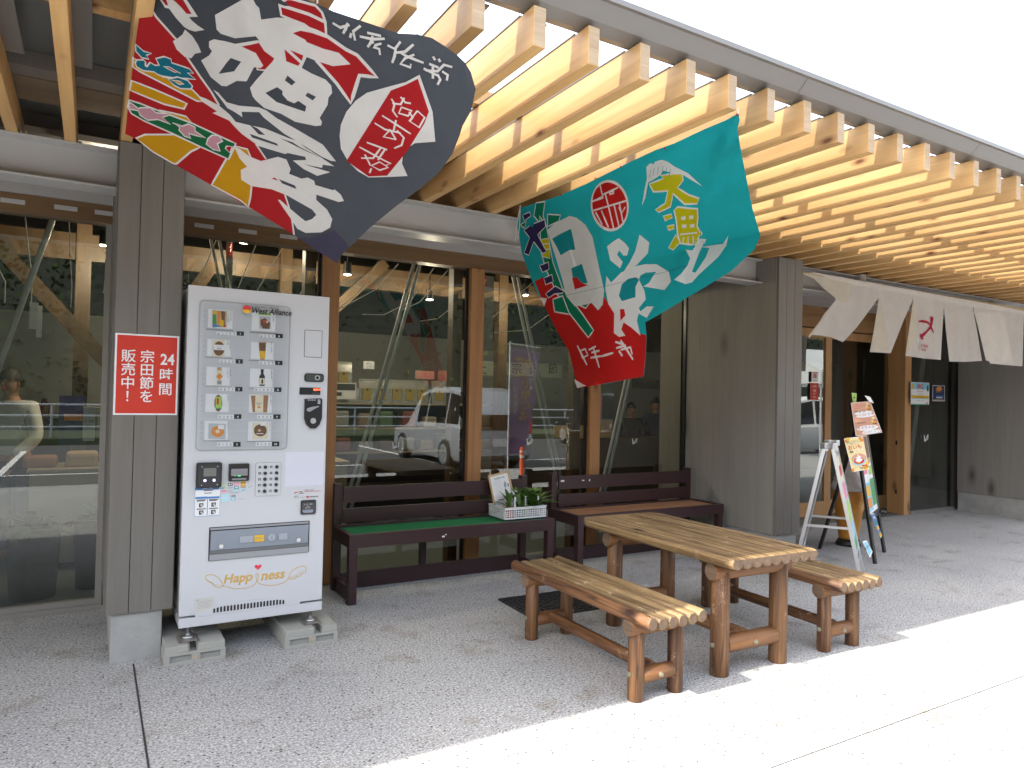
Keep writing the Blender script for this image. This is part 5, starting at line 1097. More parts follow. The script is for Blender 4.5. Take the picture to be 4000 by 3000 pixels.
A, B, C, D = zoom(480,0,3.0722), zoom(1100,0,2.765), zoom(480,450,2.4043), zoom(400,0,1.3825)
def Z(*parts):
    r = []
    for z, pts in parts: r += [z(*p) for p in pts]
    return r
TRw, BLw, BRw = at_z(1750,160,2.70), at_y(490,525,3.42), at_y(1335,1020,3.25)
n1 = (BLw-TRw).cross(BRw-TRw).normalized(); n1 = n1 if n1.dot(-FW) > 0 else -n1
_cr = []
def crease(u, v, lst, h=.035, w=.05):
    r = 0
    for (ax, ay, bx, by, hh) in lst:
        dx_, dy_ = bx-ax, by-ay; L2 = dx_*dx_+dy_*dy_; t = ((u-ax)*dx_+(v-ay)*dy_)/L2; d = ((u-ax)*dy_-(v-ay)*dx_)/sqrt(L2)
        if -.1 < t < 1.15: e = min(1, max(0, (1.15-t)/.5), (t+.1)/.1); r += hh*e*max(0, 1-abs(d)/w)
    return r
_c1 = []
def wave1(u, v): return .022*sin(u*7+1.2*v)+.010*sin(v*11-u*5)+.006*sin(u*17+v*9)
f1 = Cloth(TRw, n1, lambda u, v: wave1(u, v)+crease(u, v, _c1, w=.06))
for a_, b_, h_ in (((780,0),(800,250),.03), ((1250,60),(1700,420),.022), ((1950,330),(1500,1000),.02), ((1900,330),(1700,700),-.018), ((500,200),(900,560),.014), ((1100,500),(1000,1150),.012)): _c1.append((*f1.uv(*D(*a_)), *f1.uv(*D(*b_)), h_))
out1 = Z((A,[(225,-60),(220,0),(205,150),(150,530),(115,830),(85,1080),(55,1350),(30,1600)]), (C,[(20,172),(120,222),(280,340),(485,460),(830,655),(1110,800),(1185,862),(1440,1010),(1610,1125),(1830,1275),(2012,1388),(2060,1305)]),
    (D,[(1450,1225),(1590,1110),(1715,1020),(1820,930),(1890,830),(1930,730),(1945,680),(1990,600),(2000,560),(2016,480),(1990,390),(1960,340),(1920,300),(1850,250),(1780,205),(1700,185),(1600,180),(1400,112),(1250,62),(1160,22)]), (lambda x, y: (x, y), [(1150,-20),(1060,-60),(800,-170),(610,-260),(560,-280)]))
f1.poly(out1, 0, base=True)
redf = Z((A,[(222,0),(280,0),(400,200),(640,470),(780,700),(930,920),(1060,1100),(1155,1262),(1300,1430)]), (C,[(1120,170),(1250,270),(1345,410),(1450,560),(1520,735),(1560,860),(1592,1000),(1608,1122),(1185,862),(830,655),(485,460),(280,340),(120,222),(22,172)]), (A,[(30,1590),(55,1350),(85,1080),(115,830),(150,530),(205,150)]))
f1.poly(Z((C,[(1610,1125),(1720,1160),(1990,1080),(2120,1230),(2060,1305),(2012,1388),(1830,1275)])), 8); f1.poly(redf, 1); f1.line(Z((A,[(270,-30),(280,0),(400,200),(640,470),(780,700),(930,920),(1060,1100),(1155,1262)])), .010, 7); f1.line(Z((C,[(1250,270),(1345,410)])), .008, 7); f1.line(Z((C,[(1520,735),(1560,860),(1592,1000),(1608,1122)])), .008, 7)
op = lambda z, pts, mi, w=.008: f1.op(Z((z, pts)), mi, 7, w)
op(A, [(122,690),(200,740),(480,920),(600,935),(830,1070),(900,1140),(970,1215),(890,1210),(560,1040),(210,860),(118,800)], 2); op(A, [(105,965),(400,1080),(770,1240),(735,1305),(500,1250),(85,1080)], 2); op(A, [(440,1320),(600,1355),(760,1395),(840,1480),(700,1435)], 2)
op(C, [(125,215),(210,180),(480,180),(735,295),(640,340),(505,455),(480,455),(280,340)], 2); op(C, [(975,405),(1050,288),(1172,318),(1192,370),(1250,500),(1150,620),(1210,660),(1200,760),(1180,858),(1105,798),(835,652)], 2)
f1.op(Z((A,[(78,1198),(210,1240),(440,1330),(840,1480)]), (C,[(1062,265),(995,412),(720,290),(480,175)]), (A,[(250,1445),(105,1360),(62,1285)])), 3, 7)
op(A, [(95,1228),(190,1300),(215,1290),(330,1290),(400,1350),(580,1370),(480,1405),(575,1488),(420,1430),(300,1440),(210,1380),(185,1325),(95,1310),(68,1250)], 5, .006); op(C, [(470,70),(560,100),(620,80),(680,110),(680,145),(780,213),(620,170),(640,215),(580,195),(530,140),(535,110)], 5, .006)
op(C, [(800,220),(840,185),(900,190),(940,240),(890,265),(915,335),(850,320),(785,270)], 5, .006); op(C, [(1030,290),(975,288),(965,310),(1008,352)], 1, .006)
op(A, [(158,528),(250,610),(350,640),(285,660),(315,705),(230,690),(158,610)], 4, .006)
op(A, [(170,715),(250,715),(275,740),(275,790),(290,798),(330,745),(390,780),(440,780),(400,700),(500,675),(580,705),(590,750),(800,820),(850,875),(780,870),(875,950),(780,940),(600,930),(480,910),(420,890),(380,860),(250,845),(170,800),(150,750)], 4, .006)
op(A, [(490,795),(560,800),(700,880),(620,860),(530,815)], 1, .004)
op(A, [(545,945),(660,920),(780,960),(840,1030),(820,1065),(700,1060),(620,1020)], 4, .006); op(A, [(580,955),(690,972),(738,1003),(680,1008)], 2, .005)
wp_ = lambda parts: f1.poly(Z(*parts), 7)
wp_([(A,[(440,-20),(510,90),(560,100),(640,210),(740,320),(800,355),(870,375),(985,355),(900,300),(830,240),(800,200),(905,198),(790,20),(760,-20)])]); f1.poly(Z((A,[(590,-20),(640,20),(700,80),(770,160),(830,165),(720,-20)])), 1); f1.poly(Z((A,[(465,-20),(520,58),(548,60),(520,-20)])), 1)
wp_([(A,[(750,350),(840,430),(910,540),(945,625),(870,640),(825,695),(750,680),(650,590),(605,490),(650,465),(720,410)])])
# top right arrow
f1.op(Z((B,[(100,-20),(370,55),(440,130),(475,230),(485,370),(300,300),(250,262),(100,205),(0,160),(-20,40),(60,-20)])), 1, 7, .010); f1.line(Z((B,[(-20,50),(120,92),(300,150),(470,232)])), .012, 7)
f1.poly(Z((B,[(-130,-30),(-40,-20),(60,30),(90,60),(40,60),(-100,10)])), 0)
f1.op(Z((B,[(105,355),(200,305),(330,330),(500,390),(700,530),(820,590),(1035,830),(845,810),(750,1110),(600,900),(385,655),(250,440)])), 1, 7, .014)
wp_([(A,[(1110,175),(1290,75),(1420,0),(1450,-30),(1560,-30),(1600,50),(1640,90),(1665,230),(1850,205),(1960,210)]), (B,[(100,210),(250,262),(360,332),(190,308),(105,355),(250,440),(450,520),(620,565),(750,690),(560,710),(385,655),(275,612),(222,728),(330,790),(480,855),(540,920),(550,1000),(510,1050),(500,1130),(415,1270),(440,1310),(430,1350),(370,1357),(150,1310),(0,1225)]),
     (A,[(1700,1290),(1600,1200),(1560,1150),(1530,1050),(1600,960),(1690,860),(1825,740),(1830,690),(1715,600),(1640,480),(1600,430),(1450,445),(1350,455),(1180,400),(1130,350)])])
navy = lambda z, pts: f1.poly(Z((z, pts)), 0)
navy(A, [(1980,900),(2075,980),(2030,1020),(1950,960)]); navy(A, [(1715,1110),(1855,1040),(1920,1085),(1920,1130),(1980,1200),(2060,1235),(2110,1205),(2205,1270),(2190,1335),(1850,1220)]); navy(B, [(285,995),(375,1040),(340,1080),(260,1030)])
f1.poly(Z((A,[(1945,585),(1965,730),(2110,785),(2130,755)])), 1); f1.poly(Z((A,[(2010,595),(2170,660),(2150,725)])), 1)
f1.op(Z((A,[(1415,545),(1640,495),(1710,600),(1830,690),(1815,740),(1720,840),(1620,830),(1610,700)])), 1, 7, .008)
wp_([(A,[(1040,490),(1100,465),(1240,490),(1355,520),(1630,475),(1640,492),(1415,545),(1600,630),(1690,780),(1660,810),(1580,800),(1490,970),(1370,965),(1250,1030),(1190,1025),(1060,920),(945,720),(1040,660),(1075,610),(1040,560)])]); navy(A, [(1300,690),(1425,735),(1340,850),(1155,880),(1240,760)])
wp_([(A,[(1090,1070),(1150,1105),(1250,1220),(1400,1262),(1640,1282),(1730,1320)]), (C,[(1448,22),(1640,130),(1880,270),(2005,428),(1960,425),(1870,385),(1640,240),(1520,170),(1330,20)]), (A,[(1640,1340),(1430,1335),(1440,1400),(1350,1340),(1260,1290),(1170,1170)])])
wp_([(A,[(900,1140),(1000,1175),(1160,1260),(1290,1370),(1360,1455),(1500,1490)]), (C,[(1340,120),(1560,210),(1650,240),(1720,300),(1870,395),(1990,475),(1880,460),(1875,490),(1700,455),(1950,530),(1830,565),(1700,500),(1600,420),(1725,415),(1715,385),(1550,350),(1530,360),(1280,285),(1120,170),(1060,110)]), (A,[(1280,1440),(1080,1350),(1135,1330),(960,1215)])])
navy(C, [(1195,170),(1240,185),(1450,260),(1465,285),(1220,205)]); navy(C, [(1190,80),(1270,120),(1340,180),(1280,175)]); navy(C, [(1480,210),(1600,250),(1720,330),(1860,390),(1700,310),(1560,250)])
wp_([(C,[(1050,292),(1100,310),(1190,380),(1300,425),(1460,385),(1540,410),(1580,500),(1565,545),(1680,590),(1740,580),(1800,610),(1810,650),(1980,700),(1990,690),(2050,740),(2080,800),(2030,810),(1820,740),(1820,790),(1920,880),(1970,970),(1950,1050),(1870,1095),(1720,1100),(1640,1060),(1590,980),(1520,880),(1460,790),(1480,790),(1560,860),(1680,960),(1720,990),(1780,970),(1820,930),(1780,880),(1540,745),(1400,690),(1210,660),(1115,600),(1110,510),(1170,480),(1100,400)])])
navy(C, [(1470,595),(1620,655),(1635,688),(1500,635)]); f1.poly(Z((C,[(1400,590),(1430,580),(1465,610)])), 1)
wp_([(D,[(1565,460),(1500,478),(1430,498),(1370,540),(1320,600),(1290,670),(1283,730),(1290,800),(1330,870),(1380,920),(1440,955),(1560,952),(1650,947),(1620,880),(1625,830),(1650,795),(1690,770),(1800,762),(1785,600),(1715,400),(1640,440)])])
f1.poly(Z((D,[(1560,485),(1640,455),(1705,422),(1765,600),(1740,665),(1650,810),(1540,945),(1440,950),(1320,865)])), 1)
S1 = lambda z, pts, w=.013, mi=7: f1.line(Z((z, pts)), w, mi, taper=True)
for pts in ([(1290,1040),(1340,1100),(1400,1110)], [(1190,1060),(1225,1115),(1205,1190),(1255,1260)], [(1330,1050),(1290,1120),(1200,1110)], [(1300,1150),(1410,1190),(1370,1245),(1270,1215),(1300,1150)], [(1380,1200),(1420,1260),(1390,1300)], [(1470,1190),(1550,1260),(1490,1370),(1385,1300),(1470,1190)], [(1090,1240),(1200,1310),(1400,1440)], [(1240,1290),(1215,1400)], [(1010,1322),(1120,1390),(1290,1430)], [(1180,1390),(1105,1470),(1240,1500)], [(1180,1400),(1240,1500)], [(1250,1400),(1325,1480),(1300,1560),(1220,1595)]): S1(B, pts, .0085)
for pts in ([(1430,765),(1540,805)], [(1390,790),(1520,860)], [(1510,790),(1465,850),(1400,850)], [(1420,830),(1450,890)], [(1530,800),(1490,860)], [(1500,850),(1560,880),(1530,890)], [(1500,870),(1545,900),(1500,915),(1455,890),(1500,870)], [(1455,905),(1445,930)]): S1(D, pts, .0085)
for pts in ([(558,240),(640,290),(740,260)], [(720,240),(700,300),(670,355)], [(860,270),(780,330),(800,430)], [(760,350),(745,400)], [(930,345),(1080,380)], [(850,385),(990,415),(1120,410)], [(990,380),(970,450),(935,500)], [(1000,440),(960,460)], [(1085,460),(1020,480),(1000,500),(1060,520),(1070,585)], [(1150,480),(1230,520),(1290,440)], [(1240,510),(1225,600),(1200,670)], [(1430,470),(1340,550),(1240,560)], [(1290,560),(1360,600),(1540,670)], [(1440,580),(1340,620),(1290,680),(1400,720),(1400,680)],
            [(1640,600),(1665,640)], [(1700,625),(1720,660)], [(1600,680),(1700,720)], [(1850,715),(1760,690),(1690,760),(1560,750)], [(1640,700),(1640,840)], [(1540,730),(1700,810)], [(1740,760),(1800,800),(1790,860)], [(1690,790),(1720,850),(1690,905)]): S1(B, pts, .0105)
fo = thing('festival_flag', 'slate and red big-catch flag hung under the rafters over the vending machine', 'flag', tuple(TRw))
o = f1.mb.build('flag_cloth', [CN, CR, CY, CG, CT, CP, CW, CW, m_cloth('flag_dusk', (.060,.057,.095), .3)], fo); o.matrix_parent_inverse = Matrix.Translation(fo.location).inverted()
tie = MB(); 
for px in ((1240,12),(1630,134)): p = at_z(*px, 2.86); q = f1.p3(*f1.uv(*px), 0); tie.tube(q, (q.x, q.y, 2.872) if abs(q.z-2.87) > .002 else p, .003, n=5)
o = tie.build('tie_cord', M['cordm'], fo); o.matrix_parent_inverse = Matrix.Translation(fo.location).inverted()

# turquoise flag
T = zoom(1900, 400, 1.4427)
P_tl, P_tr, P_bl = V((2.60, 4.38, 2.86)), V((2.58, 2.33, 2.85)), V((2.50, 3.50, 1.57))
n2 = (P_tr-P_tl).cross(P_bl-P_tl).normalized(); n2 = n2 if n2.dot(-FW) > 0 else -n2
def wave2(u, v):
    a = min(1, max(0, (u+1.1)/1.25)); b_ = min(1, max(0, -v/.6)); a = a*a*(3-2*a)
    c_ = min(1, max(0, -v/1.2)); p = P_tr + f2.U*u + f2.W*v; D_ = (p-CAM).length*(.36*a*b_ + .27*(1-a)*c_)
    return .026*sin(u*9+v*3)*(.4+.6*min(1, abs(v)))+.012*sin(v*9+u*6)+.012*sin(v*4.0) - D_ + crease(u, v, _cr)
f2 = Cloth(P_tr, n2, wave2)
f2.U = (Y3 - n2*Y3.dot(n2)).normalized()*-1; f2.W = n2.cross(f2.U)
if f2.W.z < 0: f2.W = -f2.W
for a_, b_, h_ in (((1405,80),(1150,800),.04), ((1400,90),(1300,330),.05), ((1400,90),(1480,520),-.03), ((1420,70),(900,330),.03), ((1230,700),(960,1180),.03), ((700,420),(640,900),.018)): _cr.append((*f2.uv(*T(*a_)), *f2.uv(*T(*b_)), h_))
t_ = lambda pts, mi: f2.poly(Z((T, pts)), mi)
to = lambda pts, mi, w=.009: f2.op(Z((T, pts)), mi, 1, w)
f2.poly(Z((T,[(1420,60),(1350,100),(1230,150),(1060,230),(950,270),(800,340),(680,400),(560,460),(400,530),(190,595),(175,700),(200,850),(240,960),(275,1050),(330,1150),(410,1310),(465,1400),(490,1500),(515,1612),(600,1592),(680,1585),(740,1572),(790,1562),(850,1545),(888,1543),(900,1400),(903,1310),(895,1240),(1000,1180),(1200,1060),(1380,950),(1510,830),(1545,750),(1500,600),(1470,450),(1440,300),(1415,150),(1428,100)])), 0, base=True)
t_([(272,1008),(320,985),(360,1000),(420,1080),(520,1150),(600,1130),(640,1170),(660,1090),(700,1150),(740,1190),(790,1160),(800,1250),(860,1300),(902,1312),(899,1400),(887,1543),(740,1571),(515,1611),(490,1500),(465,1400),(410,1310),(330,1150)], 2)
to([(280,565),(330,560),(320,640),(340,700),(300,680),(268,640)], 3); to([(345,630),(418,635),(408,670),(345,700)], 3); to([(190,690),(225,670),(215,710)], 3)
to([(300,640),(340,700),(375,900),(430,1050),(540,1190),(605,1285),(575,1325),(470,1190),(400,1080),(340,950),(310,850)], 3); to([(375,1110),(430,1090),(470,1195),(385,1180)], 3); to([(520,1140),(592,1118),(560,1160)], 3); to([(310,772),(355,765),(360,880),(320,870)], 4, .006); f2.line(Z((T,[(312,800),(358,795)])), .007, 1); f2.line(Z((T,[(314,835),(360,825)])), .007, 1)
for pts in ([(205,635),(245,618),(252,640),(215,668)], [(213,722),(250,690),(330,660),(335,700),(290,745),(340,842),(318,852),(268,785),(240,862),(213,850),(245,762)], [(300,920),(350,900),(355,940),(318,958)], [(325,990),(370,970),(378,1010),(335,1028)], [(335,1078),(390,1035),(437,1062),(430,1075),(385,1080),(352,1102)]): to(pts, 5, .007)
t_([(235,690),(270,680),(262,705)], 0)
t_([(470,640),(510,650),(560,690),(600,760),(640,950),(665,1060),(657,1140),(630,1172),(595,1130),(560,1140),(500,1150),(450,1090),(430,1000),(400,900),(375,820),(345,720),(390,680)], 1)
t_([(372,768),(420,740),(478,712),(492,770),(502,830),(470,832),(420,862),(400,820)], 0); t_([(480,935),(540,910),(572,1020),(540,1020),(490,1000)], 0); t_([(485,990),(510,985),(540,1018),(575,1030),(500,1055)], 2)
t_([(682,812),(715,785),(748,765),(785,795),(805,822),(795,862),(775,865),(750,835),(738,858),(770,900),(755,935),(700,890)], 1)
t_([(865,745),(920,790),(912,850),(850,915),(770,962),(810,900),(840,840)], 1)
t_([(678,978),(705,1015),(760,960),(830,925),(900,912),(960,912),(1030,955),(1042,1010),(1005,1058),(960,1050),(885,1038),(920,1015),(940,980),(960,955),(900,960),(870,975),(862,1000),(892,1060),(900,1110),(860,1160),(870,1178),(905,1150),(945,1150),(905,1215),(860,1190),(850,1230),(870,1315),(820,1270),(775,1240),(762,1280),(785,1315),(750,1322),(720,1300),(722,1190),(688,1135),(672,1050)], 1)
t_([(765,1025),(800,995),(845,985),(862,1000),(842,1040),(842,1098),(765,1120),(748,1090)], 0); t_([(755,1165),(778,1165),(785,1200),(757,1232)], 2)
t_([(1190,765),(1165,835),(1125,830),(1150,880),(1135,920),(1100,965),(1060,1000),(1125,1025),(1160,1015),(1200,970),(1310,870),(1355,805),(1365,750),(1335,798),(1290,803),(1215,815),(1258,822),(1240,870),(1180,960),(1160,955),(1200,850),(1238,770)], 1)
ov = [(697+(102*cos(a)*cos(-.12)-138*sin(a)*sin(-.12)), 582+(102*cos(a)*sin(-.12)+138*sin(a)*cos(-.12))) for a in [2*pi*i/40 for i in range(40)]]
to(ov, 2, .016)
for pts in ([(640,455),(660,540),(590,560)], [(600,560),(660,530)], [(605,610),(690,585),(790,555)], [(690,585),(670,510)], [(660,520),(745,480)], [(695,505),(720,500),(722,512),(698,518),(695,505)], [(618,620),(655,690)], [(650,610),(690,705)], [(690,585),(720,712)], [(722,578),(750,700)], [(752,570),(775,690)], [(748,590),(765,625),(785,590)]): f2.line(Z((T,pts)), .011, 1)
to([(920,460),(1000,430),(985,412),(1060,402),(1105,402),(1112,440),(1080,482),(1140,520),(1202,542),(1190,572),(1120,575),(1055,515),(1040,590),(975,620),(955,605),(1010,570),(1025,500),(945,505)], 4)
for pts in ([(1000,640),(1045,630),(1052,650),(1010,668)], [(1020,698),(1060,690),(1062,712),(1030,722)], [(1030,820),(1070,745),(1095,790),(1055,832)]): to(pts, 4, .006)
to([(1060,610),(1080,590),(1150,598),(1192,600),(1195,650),(1190,700),(1212,738),(1195,768),(1180,800),(1150,802),(1095,795),(1080,740),(1072,660)], 4)
for x, y in ((1100,645),(1145,640),(1105,690),(1150,688)): t_([(x,y),(x+24,y-3),(x+26,y+16),(x+2,y+20)], 1)
for pts in ([(1095,745),(1190,735)], [(1115,760),(1110,795)], [(1140,757),(1140,797)], [(1165,752),(1172,795)]): f2.line(Z((T,pts)), .008, 1)
t_([(908,430),(905,365),(925,345),(948,348),(955,335),(990,324),(1025,335),(1060,360),(1140,400),(1222,475),(1160,440),(1100,402),(1050,400),(1000,385),(985,410),(940,440),(915,452),(900,540),(880,582),(893,500)], 1)
for x, y in ((930,380),(950,370),(975,365),(1000,360),(1020,368),(1040,378)): f2.line(Z((T,[(x,y),(x-8,y+45)])), .004, 0, taper=True)
for pts in ([(515,1370),(570,1480)], [(530,1400),(560,1390),(575,1425),(545,1440),(530,1400)], [(580,1395),(620,1375)], [(595,1410),(640,1400)], [(590,1440),(650,1430)], [(605,1380),(640,1495)], [(650,1432),(718,1412)], [(730,1350),(780,1365)], [(735,1385),(790,1370)], [(760,1340),(830,1450)], [(750,1400),(770,1430)], [(760,1395),(815,1380),(825,1420)]): f2.line(Z((T,pts)), .014, 1, taper=True)
t_([(499,1560),(565,1598),(515,1610)], 1); t_([(305,1100),(345,1105),(330,1150)], 1)
f2.line(Z((T,[(440,1092),(700,1030),(1000,960),(1130,922)])), .0015, 5)
for x, y in ((1415,70),(1008,262),(760,365),(618,430),(422,522)): f2.line(Z((T,[(x-3,y),(x+3,y)])), .012, 6)
fo = thing('festival_flag', 'turquoise and red big-catch flag with white brush letters over the picnic table', 'flag', tuple(P_tr))
o = f2.mb.build('flag_cloth', [CQ, CW, CS, CGr, CL, CI, CR], fo); o.matrix_parent_inverse = Matrix.Translation(fo.location).inverted()
tie = MB(); q = f2.p3(*f2.uv(*T(1418,66)), 0); tie.tube(q, (q.x, q.y, 2.872), .003, n=5)
o = tie.build('tie_cord', M['cordm'], fo); o.matrix_parent_inverse = Matrix.Translation(fo.location).inverted(); tie = MB()
q = f2.p3(*f2.uv(*T(190,597)), 0); tie.tube(q, (q.x, q.y, 2.872), .003, n=5); tie.path([q, q+V((-.01,.02,-.09)), q+V((-.02,.02,-.24))], .003, 5); tie.path([q, q+V((.005,.01,-.1)), q+V((-.005,.01,-.22))], .003, 5)
o = tie.build('tie_cord', M['cordm'], fo); o.matrix_parent_inverse = Matrix.Translation(fo.location).inverted()

# ------------------------------------------------------------------ noren curtain
z8 = zoom(2900, 900, 2.011)
NM = [m_cloth('noren_linen', (.88,.86,.82), .5), m_cloth('noren_fold_shade', (.80,.76,.66), .5), m_cloth('noren_red', (.38,.015,.05), .2)]  # fold cloth is a darker cream, with slight shade in its colour
nr = thing('noren_curtain', 'off white split entrance curtain with a red brush mark blown by wind', 'curtain', (5.85, 4.5, 2.75))
Ni = Matrix.Translation(nr.location).inverted()
def NP(mb, name, mats): o = mb.build(name, mats, nr); o.matrix_parent_inverse = Ni; return o
RA, RB = at_y(*z8(468,335), 4.5), at_y(*z8(2230,625), 4.5)
NP(MB().tube(RA, RB, .014, n=12), 'curtain_pole', mat('bamboo', (.45,.33,.16), .5))
def flap(polys, wv, name='curtain_panel'):
    c = Cloth((5.85, 4.49, 2.7), (0,-1,0), wv, .05)
    for pts, mi, lev in polys:
        if lev == 0: c.poly(Z((z8, pts)), mi, base=True)
        else: c.k = lev*40; c.poly(Z((z8, pts)), mi, both=False)
    return c
def wv3(a, b): return lambda u, v: (.020*sin(u*a+b+v*.8)+.010*sin(u*a*2.7+b*2-v))*min(1, max(0, -v*2.2+.1))
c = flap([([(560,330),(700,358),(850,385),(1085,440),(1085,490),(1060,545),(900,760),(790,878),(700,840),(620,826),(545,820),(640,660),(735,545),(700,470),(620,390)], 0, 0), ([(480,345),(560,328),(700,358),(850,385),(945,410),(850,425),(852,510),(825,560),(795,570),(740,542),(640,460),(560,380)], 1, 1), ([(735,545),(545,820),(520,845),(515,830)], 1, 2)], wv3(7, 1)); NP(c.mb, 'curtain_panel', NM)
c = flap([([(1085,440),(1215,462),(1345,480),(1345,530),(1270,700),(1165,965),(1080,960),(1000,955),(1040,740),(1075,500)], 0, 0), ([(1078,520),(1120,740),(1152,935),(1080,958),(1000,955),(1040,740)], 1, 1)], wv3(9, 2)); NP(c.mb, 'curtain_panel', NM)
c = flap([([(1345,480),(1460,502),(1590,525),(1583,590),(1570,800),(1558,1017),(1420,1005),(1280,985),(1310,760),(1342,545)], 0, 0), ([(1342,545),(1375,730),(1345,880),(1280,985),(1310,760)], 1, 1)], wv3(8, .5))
c.k = 90; zz = lambda pts: Z((z8, pts))
c.poly(zz([(1380,710),(1410,703),(1450,712),(1470,730),(1468,745),(1440,728),(1400,722),(1380,722)]), 2, False); c.poly(zz([(1472,682),(1485,675),(1497,690),(1490,730),(1482,765),(1450,800),(1415,840),(1420,855),(1405,860),(1395,840),(1392,812),(1405,815),(1440,790),(1466,758),(1474,720)]), 2, False); c.poly(zz([(1478,758),(1490,770),(1500,800),(1495,808),(1485,790),(1476,772)]), 2, False)
for s_, x, y in (('o Sato', 1403, 914), ('nizu', 1408, 945)):
    p = at_y(*z8(x, y), 4.46); c.mb.text(s_, p, X3, Z3, .052, 2, 0, True)
NP(c.mb, 'curtain_panel', NM)
c = flap([([(1590,525),(1700,545),(1812,565),(1812,620),(1845,800),(1882,1025),(1750,1033),(1625,1030),(1600,800),(1583,600)], 0, 0)], wv3(8, 1.5)); NP(c.mb, 'curtain_panel', NM)
c = flap([([(1812,565),(2000,602),(2212,640),(2206,850),(2200,1068),(2070,1058),(1945,1045),(1940,1030),(1912,1020),(1860,800),(1820,640)], 0, 0), ([(2050,690),(2128,1030),(1945,1032),(1912,1020),(1860,800),(1820,640),(2010,640)], 0, 1)], wv3(7, 2.6)); NP(c.mb, 'curtain_panel', NM)
c = flap([([(560,330),(945,398),(1345,470),(1590,515),(1812,555),(2212,632),(2212,655),(1812,600),(1590,555),(1345,508),(1085,465),(850,415),(700,385)], 0, 0)], lambda u, v: .022); NP(c.mb, 'curtain_heading', NM)
NP(MB().box(0,0,0,.001,.001,.001), 'x', NM) if False else None
for x, y in ((930,350),(1960,540)):
    c = at_z(*z8(x, y), 2.87); t = MB().tube((c.x, c.y, 2.80), (c.x, c.y, 2.868), .05, n=22).tube((c.x, c.y, 2.798), (c.x, c.y, 2.7995), .04, n=20, mi=1)
    o = t.build('downlight', [M['steel'], M['black']]); tag(o, 'small grey cylinder downlight under the rafters ' + ('left above the curtain' if x < 1500 else 'right above the curtain'), 'light', 'cylinder downlights over the curtain')

